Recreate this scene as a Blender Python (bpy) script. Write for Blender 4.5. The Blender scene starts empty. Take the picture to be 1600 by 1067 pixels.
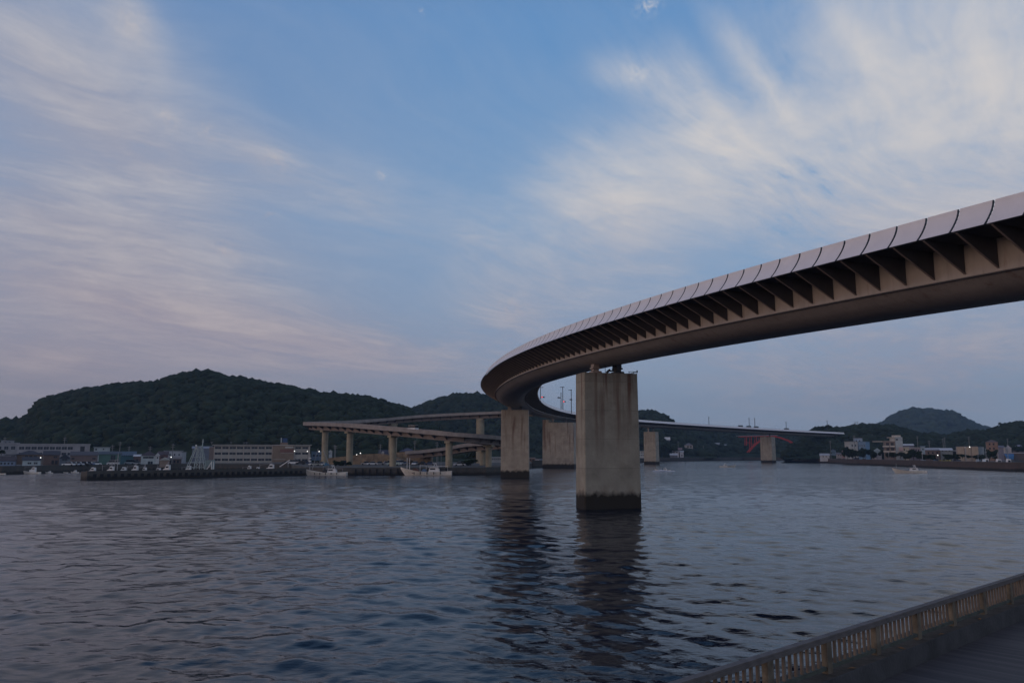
import bpy, math, random
import numpy as np
from mathutils import Vector, Matrix
random.seed(7)
R = math.radians
C = bpy.context.scene.collection
SC = bpy.context.scene

# ------------------------------------------------------------------ camera
CAMZ = 6.376
FPX = 1244.13
YH = 710.17
PITCH = math.atan((YH - 533.5) / FPX)
cd = bpy.data.cameras.new('camera')
cam = bpy.data.objects.new('camera', cd)
C.objects.link(cam)
cd.sensor_width = 36.0
cd.lens = 36.0 * FPX / 1600.0
cd.clip_start = 0.2
cd.clip_end = 12000
cam.location = (0, 0, CAMZ)
cam.rotation_euler = (R(90) + PITCH, 0, 0)
SC.camera = cam
SC.view_settings.view_transform = 'Standard'
SC.view_settings.look = 'None'
SC.view_settings.exposure = 0.0
SC.view_settings.gamma = 1.0
SC.render.engine = 'CYCLES'
SC.cycles.max_bounces = 6
SC.cycles.volume_bounces = 0

# ------------------------------------------------------------------ node helpers
class NT:
    def __init__(s, tree):
        s.t = tree; s.n = tree.nodes; s.l = tree.links
    def node(s, typ, **kw):
        n = s.n.new(typ)
        for k, v in kw.items(): setattr(n, k, v)
        return n
    def set(s, sock, v):
        if isinstance(v, bpy.types.NodeSocket): s.l.new(v, sock)
        elif v is not None: sock.default_value = v
    def math(s, op, a, b=None, c=None, clamp=False):
        n = s.node('ShaderNodeMath', operation=op); n.use_clamp = clamp
        s.set(n.inputs[0], a)
        if b is not None: s.set(n.inputs[1], b)
        if c is not None: s.set(n.inputs[2], c)
        return n.outputs[0]
    def mix(s, f, a, b, blend='MIX'):
        n = s.node('ShaderNodeMix', data_type='RGBA', blend_type=blend)
        s.set(n.inputs['Factor'], f)
        ia = [i for i in n.inputs if i.name == 'A' and i.type == 'RGBA'][0]
        ib = [i for i in n.inputs if i.name == 'B' and i.type == 'RGBA'][0]
        s.set(ia, a if not isinstance(a, tuple) or len(a) == 4 else a + (1,))
        s.set(ib, b if not isinstance(b, tuple) or len(b) == 4 else b + (1,))
        return [o for o in n.outputs if o.type == 'RGBA'][0]
    def ramp(s, f, stops, interp='LINEAR'):
        n = s.node('ShaderNodeValToRGB')
        cr = n.color_ramp; cr.interpolation = interp
        while len(cr.elements) < len(stops): cr.elements.new(0.5)
        for e, (p, c) in zip(cr.elements, stops):
            e.position = p; e.color = (c + (1,)) if len(c) == 3 else c
        s.set(n.inputs[0], f)
        return n.outputs[0]
    def rng(s, v, a, b, c=0.0, d=1.0, smooth=False):
        n = s.node('ShaderNodeMapRange')
        if smooth: n.interpolation_type = 'SMOOTHSTEP'
        s.set(n.inputs[0], v)
        for i, x in enumerate((a, b, c, d)): n.inputs[i + 1].default_value = x
        return n.outputs[0]
    def mapping(s, vec, loc=(0,0,0), rot=(0,0,0), scale=(1,1,1), typ='POINT'):
        n = s.node('ShaderNodeMapping', vector_type=typ)
        s.set(n.inputs[0], vec)
        n.inputs[1].default_value = loc; n.inputs[2].default_value = rot; n.inputs[3].default_value = scale
        return n.outputs[0]
    def noise(s, vec, scale, detail=3, rough=0.5, dist=0.0, typ=None):
        n = s.node('ShaderNodeTexNoise')
        s.set(n.inputs['Vector'], vec)
        n.inputs['Scale'].default_value = scale; n.inputs['Detail'].default_value = detail
        n.inputs['Roughness'].default_value = rough; n.inputs['Distortion'].default_value = dist
        return n.outputs[0]

def srgb(r, g, b):
    f = lambda c: (c / 12.92 if c <= 0.04045 else ((c + 0.055) / 1.055) ** 2.4)
    return tuple(f(x / 255.0) for x in (r, g, b))

# ------------------------------------------------------------------ sun and sky
SUN_EL, SUN_AZ = R(7), R(-118)          # azimuth measured from +Y (the view direction) to the right
sd = Vector((math.sin(SUN_AZ) * math.cos(SUN_EL), math.cos(SUN_AZ) * math.cos(SUN_EL), math.sin(SUN_EL)))
ld = bpy.data.lights.new('sun', 'SUN')
ld.energy = 0.42
ld.angle = R(25)
ld.color = (1.0, 0.72, 0.56)
sun = bpy.data.objects.new('sun', ld)
sun.rotation_euler = sd.to_track_quat('Z', 'Y').to_euler()
sun.location = (-60, -40, 80)
C.objects.link(sun)

world = bpy.data.worlds.new('World')
SC.world = world
world.use_nodes = True
W = NT(world.node_tree)
W.n.clear()
out = W.node('ShaderNodeOutputWorld')
bg = W.node('ShaderNodeBackground')
W.l.new(bg.outputs[0], out.inputs[0])
tc = W.node('ShaderNodeTexCoord')
sky = W.node('ShaderNodeTexSky', sky_type='NISHITA')
sky.sun_disc = False
sky.sun_elevation = SUN_EL
sky.sun_rotation = SUN_AZ
sky.air_density = 1.0; sky.dust_density = 1.0; sky.ozone_density = 2.0
sep = W.node('ShaderNodeSeparateXYZ')
W.l.new(tc.outputs['Generated'], sep.inputs[0])
DX, DY, DZ = sep.outputs
az = W.math('ARCTAN2', DX, DY)                      # radians, 0 = view direction
el = W.math('ARCSINE', DZ)
AE = W.node('ShaderNodeCombineXYZ')
W.l.new(az, AE.inputs[0]); W.l.new(el, AE.inputs[1])
AE = AE.outputs[0]

def ae(px, py):
    vx = (px - 800) / FPX; vu = (533.5 - py) / FPX
    c, s = math.cos(PITCH), math.sin(PITCH)
    x, y, z = vx, c - s * vu, s + c * vu
    return math.atan2(x, y), math.asin(z / math.sqrt(x * x + y * y + z * z))

def blob(px, py, rx, ry, rot=0.0):
    """soft ellipse of sky centred in a sky direction; radii in degrees"""
    a, e = ae(px, py)
    v = W.mapping(AE, (a, e, 0), (0, 0, R(rot)), (R(rx), R(ry), 1), 'TEXTURE')
    g = W.node('ShaderNodeTexGradient', gradient_type='QUADRATIC_SPHERE')
    W.l.new(v, g.inputs[0])
    return g.outputs[0]

# clear sky: blue above, dusty towards the horizon, pinker on the left
el01 = W.rng(el, 0.0, R(60))
right = W.ramp(el01, [(0.0, srgb(136, 153, 180)), (0.10, srgb(142, 162, 190)), (0.27, srgb(133, 167, 205)), (0.50, srgb(97, 148, 202)), (0.75, srgb(62, 106, 162)), (1.0, srgb(44, 78, 130))])
left = W.ramp(el01, [(0.0, srgb(140, 139, 154)), (0.10, srgb(150, 153, 172)), (0.27, srgb(132, 158, 194)), (0.50, srgb(103, 144, 194)), (0.75, srgb(62, 102, 156)), (1.0, srgb(44, 76, 126))])
lr = W.rng(az, R(-30), R(6), 0, 1, True)
clear = W.mix(lr, left, right)
nish = W.mix(1.0, sky.outputs[0], (0.10, 0.10, 0.10), 'MULTIPLY')
clear = W.mix(0.12, clear, nish)
# cirrus on a flat layer: streaks run towards the horizon about 30 degrees right of the view
inv = W.math('DIVIDE', 1.0, W.math('ADD', W.math('MAXIMUM', DZ, 0.0), 0.10))
cp = W.node('ShaderNodeCombineXYZ')
W.l.new(W.math('MULTIPLY', DX, inv), cp.inputs[0]); W.l.new(W.math('MULTIPLY', DY, inv), cp.inputs[1])
CP0 = cp.outputs[0]
wn = W.node('ShaderNodeTexNoise'); W.l.new(CP0, wn.inputs['Vector']); wn.inputs['Scale'].default_value = 0.55; wn.inputs['Detail'].default_value = 2
wv = W.node('ShaderNodeVectorMath', operation='SCALE'); W.l.new(wn.outputs['Color'], wv.inputs[0]); wv.inputs['Scale'].default_value = 1.1
wa = W.node('ShaderNodeVectorMath', operation='ADD'); W.l.new(CP0, wa.inputs[0]); W.l.new(wv.outputs[0], wa.inputs[1])
CPL = W.mapping(wa.outputs[0], (0, 0, 0), (0, 0, R(42)), (1, 1, 1))
st1 = W.noise(W.mapping(CPL, scale=(1.15, 0.55, 1)), 1.9, 8, 0.62, 0.3)
st2 = W.noise(W.mapping(CPL, (3.1, 7.7, 0), scale=(5.0, 1.25, 1)), 2.2, 8, 0.68, 0.5)
st3 = W.noise(W.mapping(CPL, (9.1, 2.7, 0), scale=(1.6, 1.2, 1)), 5.0, 5, 0.6, 0.3)
tex = W.math('ADD', W.math('MULTIPLY', st1, 0.50), W.math('ADD', W.math('MULTIPLY', st2, 0.32), W.math('MULTIPLY', st3, 0.18)))
blobs = [
    (1560, 130, 15, 13, -30, 1.25), (1470, 240, 15, 7.5, -35, 0.95), (1250, 290, 14, 4.6, -34, 1.15),
    (970, 335, 8.0, 5.2, -22, 1.35), (1110, 200, 8, 3.0, -48, 0.75), (1185, 120, 7, 1.3, -52, 0.95), (1110, 160, 5, 1.0, -60, .5), (1360, 90, 7, 1.2, -55, .6),
    (1090, 300, 10, 3.5, -25, 0.6), (980, 115, 4, 1.6, -12, 0.55), (880, 440, 9, 5, -30, 0.35),
    (60, 90, 14, 6.5, -25, 0.85), (190, 220, 17, 6.5, -28, 0.72), (410, 250, 5, 2.2, -25, 0.62),
    (60, 340, 13, 4.5, -12, 0.7), (240, 390, 10, 3.2, -15, 0.45), (560, 310, 8, 3.2, -25, 0.42),
    (180, 470, 20, 3.6, -11, 0.95), (520, 540, 18, 3.0, -10, 0.9), (80, 560, 16, 4.0, -6, 0.55),
    (800, 500, 6, 4.0, -10, 0.5), (1450, 570, 15, 3.6, 6, 0.65), (1150, 560, 10, 3.0, -8, 0.4), (1330, 520, 8, 2.0, -12, .35), (740, 370, 6, 3.0, -30, 0.3),
    (200, 35, 3.6, 2.0, -50, 0.7),
]
acc = None
for (px, py, rx, ry, rot, wt) in blobs:
    b = W.math('MULTIPLY', blob(px, py, rx * 1.35, ry * 1.45, rot), wt)
    acc = b if acc is None else W.math('ADD', acc, b)
# cloud cover outside the view, so the light from all round is even
base = W.math('MULTIPLY', W.rng(W.math('ABSOLUTE', az), R(36), R(60), 0, 0.42, True), 1.0)
acc = W.math('ADD', W.math('ADD', acc, base), 0.06)
acc = W.math('MINIMUM', acc, 1.25)
cl = W.math('MULTIPLY', acc, W.math('ADD', W.math('MULTIPLY', lr, W.rng(tex, 0.36, 0.64, 0.10, 1.25)), W.math('MULTIPLY', W.math('SUBTRACT', 1.0, lr), W.rng(tex, 0.32, 0.68, 0.25, 1.2))), clamp=False)
# a few small bright puffs
puffs = [(208, 40, 1.5, 1.4, 0), (1012, 10, 1.3, 0.8, 10), (325, 208, 1.1, .8, -20), (430, 248, 1.6, 1.0, -25), (598, 273, .6, .5, 0), (424, 338, .7, .4, 0), (655, 21, .5, .4, 0), (350, 392, 1.6, 0.8, -20), (262, 185, 1.5, .7, -40), (800, 480, 1.8, .9, 0), (995, 115, 1.3, .7, 0)]
pf = None
for p in puffs:
    b = blob(p[0], p[1], p[2] * 1.3, p[3] * 1.3, p[4])
    pf = b if pf is None else W.math('ADD', pf, b)
pn = W.noise(AE, 90, 5, 0.65, 0.6)
pf = W.math('MULTIPLY', pf, W.rng(pn, 0.42, 0.66, 0.0, 1.3))
cl = W.math('ADD', cl, W.math('MULTIPLY', pf, 0.5))
cl = W.math('SUBTRACT', 1.0, W.math('POWER', 0.19, W.math('MAXIMUM', cl, 0.0)))
ccol_r = W.ramp(el01, [(0.0, srgb(140, 142, 164)), (0.13, srgb(160, 155, 170)), (0.33, srgb(212, 207, 205)), (0.6, srgb(214, 212, 211)), (1.0, srgb(110, 120, 150))])
ccol_l = W.ramp(el01, [(0.0, srgb(146, 132, 146)), (0.10, srgb(168, 152, 160)), (0.22, srgb(172, 163, 170)), (0.45, srgb(172, 171, 181)), (0.6, srgb(176, 173, 178)), (1.0, srgb(108, 114, 142))])
ccol = W.mix(lr, ccol_l, ccol_r)
warm = W.math('MULTIPLY', W.rng(tex, 0.46, 0.64), 0.55)
ccol = W.mix(warm, ccol, W.mix(W.rng(el, R(3), R(16)), srgb(194, 178, 175) + (1,), srgb(222, 215, 209) + (1,)))
skyc = W.mix(cl, clear, ccol)
# the afterglow round the sunken sun, well outside the view
glow = W.math('POWER', W.math('MAXIMUM', W.math('ADD', W.math('MULTIPLY', DX, sd.x), W.math('MULTIPLY', DY, sd.y)), 0.0), 3.0)
gl = W.math('MULTIPLY', glow, W.rng(el, R(0), R(50), 1, 0))
skyc = W.mix(W.math('MULTIPLY', gl, 0.55), skyc, (0.95, 0.62, 0.45, 1))
ground = W.rng(DZ, -0.02, 0.0, 0, 1)
skyc = W.mix(ground, srgb(40, 48, 62) + (1,), skyc)
W.l.new(skyc, bg.inputs[0])
bg.inputs[1].default_value = 1.0

# ------------------------------------------------------------------ mesh helpers
def at(px, py, Y):
    vx = (px - 800) / FPX; vu = (533.5 - py) / FPX
    c, s = math.cos(PITCH), math.sin(PITCH)
    dy = c - s * vu
    t = Y / dy
    return Vector((vx * t, Y, CAMZ + (s + c * vu) * t))
def gx(px, Y, z):
    """world x of a pixel column for a point at depth Y and height z"""
    dep = Y * math.cos(PITCH) + (z - CAMZ) * math.sin(PITCH)
    return (px - 800) / FPX * dep
def zz(py, Y, px=800): return at(px, py, Y).z

def tag(o, label=None, cat=None, group=None, kind=None):
    if label: o['label'] = label
    if cat: o['category'] = cat
    if group: o['group'] = group
    if kind: o['kind'] = kind
    return o
def empty(name, loc=(0,0,0), rz=0.0, label=None, cat=None, group=None):
    o = bpy.data.objects.new(name, None); C.objects.link(o)
    o.location = loc; o.rotation_euler = (0, 0, rz)
    o.empty_display_size = 0.5
    return tag(o, label, cat, group)
def copy_tree(o, parent=None, group=None, label=None):
    c = o.copy(); C.objects.link(c)
    if parent is not None: c.parent = parent
    if label: c['label'] = label
    if group: c['group'] = group
    for ch in [x for x in KIDS.get(o.name, [])]:
        copy_tree(ch, c)
    return c
KIDS = {}

class MB:
    def __init__(s): s.v = []; s.f = []; s.m = []
    def add(s, vs, fs, mi=0):
        b = len(s.v); s.v.extend([tuple(v) for v in vs])
        for f in fs: s.f.append(tuple(b + i for i in f)); s.m.append(mi)
        return s
    def box(s, x0, x1, y0, y1, z0, z1, mi=0):
        vs = [(x, y, z) for z in (z0, z1) for y in (y0, y1) for x in (x0, x1)]
        return s.add(vs, [(0,2,3,1),(4,5,7,6),(0,1,5,4),(2,6,7,3),(0,4,6,2),(1,3,7,5)], mi)
    def obox(s, c, size, rz=0.0, mi=0, mat=None):
        """box centred at c, size (x,y,z), turned by rz or by a matrix"""
        hx, hy, hz = size[0]/2, size[1]/2, size[2]/2
        M = mat or Matrix.Rotation(rz, 3, 'Z')
        vs = [Vector(c) + M @ Vector((x, y, z)) for z in (-hz, hz) for y in (-hy, hy) for x in (-hx, hx)]
        return s.add(vs, [(0,2,3,1),(4,5,7,6),(0,1,5,4),(2,6,7,3),(0,4,6,2),(1,3,7,5)], mi)
    def bar(s, a, b, w, h=None, mi=0):
        """square bar from a to b"""
        a = Vector(a); b = Vector(b); d = b - a; L = d.length
        if L < 1e-6: return s
        h = h or w
        d.normalize(); up = Vector((0,0,1)) if abs(d.z) < 0.95 else Vector((1,0,0))
        x = d.cross(up).normalized(); z = x.cross(d)
        vs = [p + x*sx*w/2 + z*sz*h/2 for p in (a, b) for (sx, sz) in ((-1,-1),(1,-1),(1,1),(-1,1))]
        return s.add(vs, [(0,1,2,3)[::-1],(4,5,6,7),(0,4,5,1)[::-1],(1,5,6,2)[::-1],(2,6,7,3)[::-1],(3,7,4,0)[::-1]], mi)
    def cyl(s, a, b, r0, r1=None, n=12, mi=0):
        a = Vector(a); b = Vector(b); d = (b - a).normalized(); r1 = r0 if r1 is None else r1
        up = Vector((0,0,1)) if abs(d.z) < 0.95 else Vector((1,0,0))
        x = d.cross(up).normalized(); y = x.cross(d)
        vs = []
        for p, r in ((a, r0), (b, r1)):
            for i in range(n):
                t = 2*math.pi*i/n; vs.append(p + (x*math.cos(t) + y*math.sin(t))*r)
        fs = [(i, n+i, n+(i+1)%n, (i+1)%n)[::-1] for i in range(n)] + [tuple(range(n)), tuple(range(2*n-1, n-1, -1))]
        return s.add(vs, fs, mi)
    def prism(s, poly, axis, a, b, mi=0):
        """poly: list of (p,q) in the plane across axis; extruded from a to b"""
        n = len(poly)
        def mk(p, q, t):
            return {'x': (t, p, q), 'y': (p, t, q), 'z': (p, q, t)}[axis]
        vs = [mk(p, q, a) for p, q in poly] + [mk(p, q, b) for p, q in poly]
        fs = [tuple(range(n)), tuple(range(2*n-1, n-1, -1))] + [(i, n+i, n+(i+1)%n, (i+1)%n)[::-1] for i in range(n)]
        return s.add(vs, fs, mi)
    def loft(s, rings, closed=True, cap=True, mi=0):
        n = len(rings[0]); vs = [p for r in rings for p in r]; fs = []
        for k in range(len(rings)-1):
            for i in range(n if closed else n-1):
                j = (i+1) % n
                fs.append((k*n+i, k*n+j, (k+1)*n+j, (k+1)*n+i))
        if cap and closed:
            fs.append(tuple(range(n))[::-1]); fs.append(tuple((len(rings)-1)*n+i for i in range(n)))
        return s.add(vs, fs, mi)
    def build(s, name, mats, parent=None, smooth=False, fix=True):
        me = bpy.data.meshes.new(name)
        me.from_pydata(s.v, [], s.f)
        mats = mats if isinstance(mats, (list, tuple)) else [mats]
        for m in mats: me.materials.append(m)
        me.polygons.foreach_set('material_index', s.m)
        if fix:
            import bmesh
            bm = bmesh.new(); bm.from_mesh(me)
            bmesh.ops.recalc_face_normals(bm, faces=bm.faces); bm.to_mesh(me); bm.free()
        if smooth:
            me.polygons.foreach_set('use_smooth', [True]*len(me.polygons))
        me.update()
        o = bpy.data.objects.new(name, me); C.objects.link(o)
        if parent is not None:
            o.parent = parent; KIDS.setdefault(parent.name, []).append(o)
        return o

# ------------------------------------------------------------------ materials
def mat(name, col, rough=0.7, metal=0.0, var=0.15, vscale=1.0, bump=0.0, bscale=8.0, spec=0.5, emit=None):
    m = bpy.data.materials.new(name); m.use_nodes = True
    T = NT(m.node_tree); b = m.node_tree.nodes['Principled BSDF']
    b.inputs['Roughness'].default_value = rough; b.inputs['Metallic'].default_value = metal
    b.inputs['Specular IOR Level'].default_value = spec
    g = T.node('ShaderNodeNewGeometry'); pos = g.outputs['Position']
    if var > 0:
        n = T.noise(pos, vscale, 5, 0.6)
        f = T.rng(n, 0.3, 0.7, 1 - var, 1 + var)
        cc = T.node('ShaderNodeCombineColor'); 
        for i in range(3): T.l.new(f, cc.inputs[i])
        c = T.mix(1.0, col + (1,), cc.outputs[0], 'MULTIPLY')
        T.l.new(c, b.inputs['Base Color'])
    else:
        b.inputs['Base Color'].default_value = col + (1,)
    if bump > 0:
        bn = T.node('ShaderNodeBump'); bn.inputs['Strength'].default_value = bump; bn.inputs['Distance'].default_value = 0.05
        T.l.new(T.noise(pos, bscale, 4), bn.inputs['Height']); T.l.new(bn.outputs[0], b.inputs['Normal'])
    if emit:
        b.inputs['Emission Color'].default_value = emit[0] + (1,); b.inputs['Emission Strength'].default_value = emit[1]
    return m

def concrete_mat(name, base, tide=1.7, top=16.3, rust=0.5, joints=True):
    m = bpy.data.materials.new(name); m.use_nodes = True
    T = NT(m.node_tree); b = m.node_tree.nodes['Principled BSDF']
    b.inputs['Roughness'].default_value = 0.85
    g = T.node('ShaderNodeNewGeometry'); pos = g.outputs['Position']
    sp = T.node('ShaderNodeSeparateXYZ'); T.l.new(pos, sp.inputs[0]); Z = sp.outputs[2]
    n1 = T.noise(pos, 0.45, 6, 0.65)
    n2 = T.noise(T.mapping(pos, scale=(0.9, 0.9, 0.10)), 1.0, 4, 0.55)     # runs of water down the face
    n3 = T.noise(pos, 5.0, 5, 0.7)
    c = T.mix(T.rng(n1, 0.3, 0.7), tuple(x*0.74 for x in base), tuple(x*1.22 for x in base))
    c = T.mix(T.math('MULTIPLY', T.rng(n2, 0.48, 0.78), 0.30), c, tuple(x*0.42 for x in base))
    c = T.mix(T.math('MULTIPLY', T.rng(n3, 0.45, 0.7), 0.22), c, tuple(x*0.5 for x in base))
    # rust runs from the bearings
    rn = T.noise(T.mapping(pos, (5, 3, 0), scale=(1.0, 1.0, 0.06)), 0.9, 4, 0.55)
    rf = T.math('MULTIPLY', T.rng(rn, 0.53, 0.66), T.rng(Z, top*0.25, top, 0.0, min(1.0, rust*1.7)))
    c = T.mix(rf, c, (0.13, 0.052, 0.028))
    if joints:
        zc = T.math('FRACT', T.math('DIVIDE', T.math('ADD', Z, 0.4), 3.45))
        jl = T.math('SUBTRACT', 1.0, T.rng(T.math('ABSOLUTE', T.math('SUBTRACT', zc, 0.5)), 0.006, 0.016))
        c = T.mix(T.math('MULTIPLY', jl, 0.42), c, tuple(x*0.45 for x in base))
        bd = T.math('MULTIPLY', T.math('SNAP', T.math('ADD', T.math('ADD', Z, 0.4), 1.725), 3.45), 0.7)
        w = T.node('ShaderNodeTexWhiteNoise', noise_dimensions='1D'); T.l.new(bd, w.inputs['W'])
        c = T.mix(T.math('MULTIPLY', w.outputs['Value'], 0.22), c, tuple(x*0.55 for x in base))
    # tide band: wet weed below, pale salt line above
    tn = T.noise(T.mapping(pos, scale=(1.0, 1.0, 0.6)), 1.1, 6, 0.6)
    zt = T.math('ADD', Z, T.math('MULTIPLY', T.math('SUBTRACT', tn, 0.5), -1.9))
    salt = T.math('MULTIPLY', T.rng(zt, tide+1.0, tide+0.2), 0.25)
    c = T.mix(salt, c, tuple(min(1, x*1.35) for x in base))
    weed = T.rng(zt, tide+0.45, tide-0.25)
    rusty = T.math('MULTIPLY', T.rng(zt, tide+1.6, tide+0.3), T.rng(T.noise(T.mapping(pos, (2, 8, 1), scale=(1, 1, .3)), 1.3, 4), 0.5, 0.7))
    c = T.mix(T.math('MULTIPLY', rusty, 0.45), c, (0.17, 0.10, 0.06))
    c = T.mix(weed, c, (0.022, 0.018, 0.013))
    T.l.new(c, b.inputs['Base Color'])
    bn = T.node('ShaderNodeBump'); bn.inputs['Strength'].default_value = 0.4; bn.inputs['Distance'].default_value = 0.05
    T.l.new(T.math('ADD', n3, T.math('MULTIPLY', weed, n1)), bn.inputs['Height']); T.l.new(bn.outputs[0], b.inputs['Normal'])
    return m

M = {}
M['pier'] = concrete_mat('pier_concrete', (0.345, 0.32, 0.265), rust=0.6)
M['pier_far'] = concrete_mat('far_pier_concrete', (0.42, 0.36, 0.29), 1.9, 16.5, 0.6)
M['pier_pale'] = concrete_mat('pale_pier_concrete', (0.40, 0.355, 0.285), 1.9, 16.5, 0.25)
M['column'] = concrete_mat('column_concrete', (0.36, 0.315, 0.23), -9, 30, 0.05, False)
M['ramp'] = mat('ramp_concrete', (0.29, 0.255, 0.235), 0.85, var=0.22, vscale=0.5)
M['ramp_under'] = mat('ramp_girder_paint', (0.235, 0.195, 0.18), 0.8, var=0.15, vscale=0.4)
M['rust_girder'] = mat('rust_red_girder', (0.27, 0.10, 0.07), 0.8, var=0.2)
M['panel'] = mat('wind_panel_paint', (0.82, 0.765, 0.755), 0.45, 0.0, var=0.05, vscale=0.9)
M['panel_edge'] = mat('panel_frame_steel', (0.045, 0.05, 0.065), 0.5, 0.4, var=0.1)
M['web'] = mat('girder_paint', (0.36, 0.30, 0.27), 0.6, 0.0, var=0.10, vscale=0.35)
def girder_mat():
    m = bpy.data.materials.new('box_girder_paint'); m.use_nodes = True
    T = NT(m.node_tree); b = m.node_tree.nodes['Principled BSDF']; b.inputs['Roughness'].default_value = 0.55
    pos = T.node('ShaderNodeNewGeometry').outputs['Position']
    n = T.noise(pos, 0.3, 6, 0.65); n2 = T.noise(T.mapping(pos, scale=(1, 1, 0.2)), 2.2, 5, 0.6)
    c = T.mix(T.rng(n, 0.3, 0.7), (0.36, 0.315, 0.29), (0.48, 0.425, 0.39))
    c = T.mix(T.math('MULTIPLY', T.rng(n2, 0.5, 0.75), 0.4), c, (0.22, 0.19, 0.175))
    n3 = T.noise(T.mapping(pos, (2, 9, 4), scale=(1, 1, 0.12)), 1.3, 5, 0.6)
    c = T.mix(T.math('MULTIPLY', T.rng(n3, 0.60, 0.70), 0.45), c, (0.19, 0.10, 0.06))
    T.l.new(c, b.inputs['Base Color'])
    return m
M['girder'] = girder_mat()
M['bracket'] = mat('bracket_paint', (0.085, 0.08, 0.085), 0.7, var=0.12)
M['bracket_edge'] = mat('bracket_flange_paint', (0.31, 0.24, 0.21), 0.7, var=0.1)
M['slab'] = mat('deck_slab_concrete', (0.10, 0.09, 0.088), 0.85, var=0.15)
M['asphalt'] = mat('asphalt', (0.05, 0.05, 0.052), 0.9, var=0.2)
M['dark_metal'] = mat('dark_metal', (0.04, 0.042, 0.048), 0.6, 0.3)
M['steel'] = mat('galvanised_steel', (0.30, 0.31, 0.33), 0.5, 0.3)
M['pole'] = mat('pole_concrete', (0.20, 0.20, 0.20), 0.8)
M['white'] = mat('white_paint', (0.72, 0.70, 0.68), 0.5, var=0.1, vscale=0.8)
M['hull'] = mat('hull_gelcoat', (0.74, 0.68, 0.60), 0.45, var=0.16, vscale=1.2)
M['cream'] = mat('cream_wall', (0.50, 0.43, 0.36), 0.8, var=0.12)
M['glass'] = mat('window_glass', (0.02, 0.025, 0.035), 0.15, var=0)
M['glass_lit'] = mat('window_glass_blue', (0.05, 0.07, 0.11), 0.12, var=0)
M['red'] = mat('red_bridge_paint', (0.52, 0.035, 0.025), 0.5, var=0.15)
M['green_steel'] = mat('pale_green_steel', (0.34, 0.40, 0.40), 0.6)
M['foliage'] = mat('foliage', (0.026, 0.037, 0.021), 0.9, var=0.55, vscale=0.12, spec=0.1)
M['tree'] = mat('tree_leaves', (0.028, 0.043, 0.020), 0.9, var=0.5, vscale=0.5, spec=0.1)
M['bark'] = mat('bark', (0.07, 0.055, 0.04), 0.9)
M['hill_far'] = mat('far_hill_forest', (0.045, 0.062, 0.036), 0.95, var=0.35, vscale=0.03, spec=0.1)
M['soil'] = mat('quay_ground', (0.085, 0.083, 0.075), 0.95, var=0.3, vscale=0.12)
M['quay'] = concrete_mat('quay_concrete', (0.075, 0.07, 0.062), 0.7, 20, 0.0, False)
M['quay_right'] = concrete_mat('stained_quay_concrete', (0.10, 0.072, 0.058), 0.8, 20, 0.0, False)
M['wall_stone'] = mat('stone_wall', (0.22, 0.165, 0.11), 0.95, var=0.45, vscale=0.55, bump=0.6, bscale=1.5)
M['rubber'] = mat('rubber', (0.012, 0.012, 0.013), 0.9)
M['tarp'] = mat('blue_tarp', (0.05, 0.17, 0.38), 0.6)
M['lamp'] = mat('lamp_glow', (0.9, 0.9, 0.85), 0.5, var=0, emit=((1.0, 0.97, 0.9), 2.2))
M['redlamp'] = mat('red_signal_glow', (0.9, 0.05, 0.05), 0.5, var=0, emit=((1.0, 0.06, 0.06), 2.2))

_pm = {}
def paint(col, rough=0.75):
    k = (tuple(round(c, 3) for c in col), rough)
    if k not in _pm: _pm[k] = mat('wall_paint', tuple(col), rough, var=0.16, vscale=0.45)
    return _pm[k]

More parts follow.
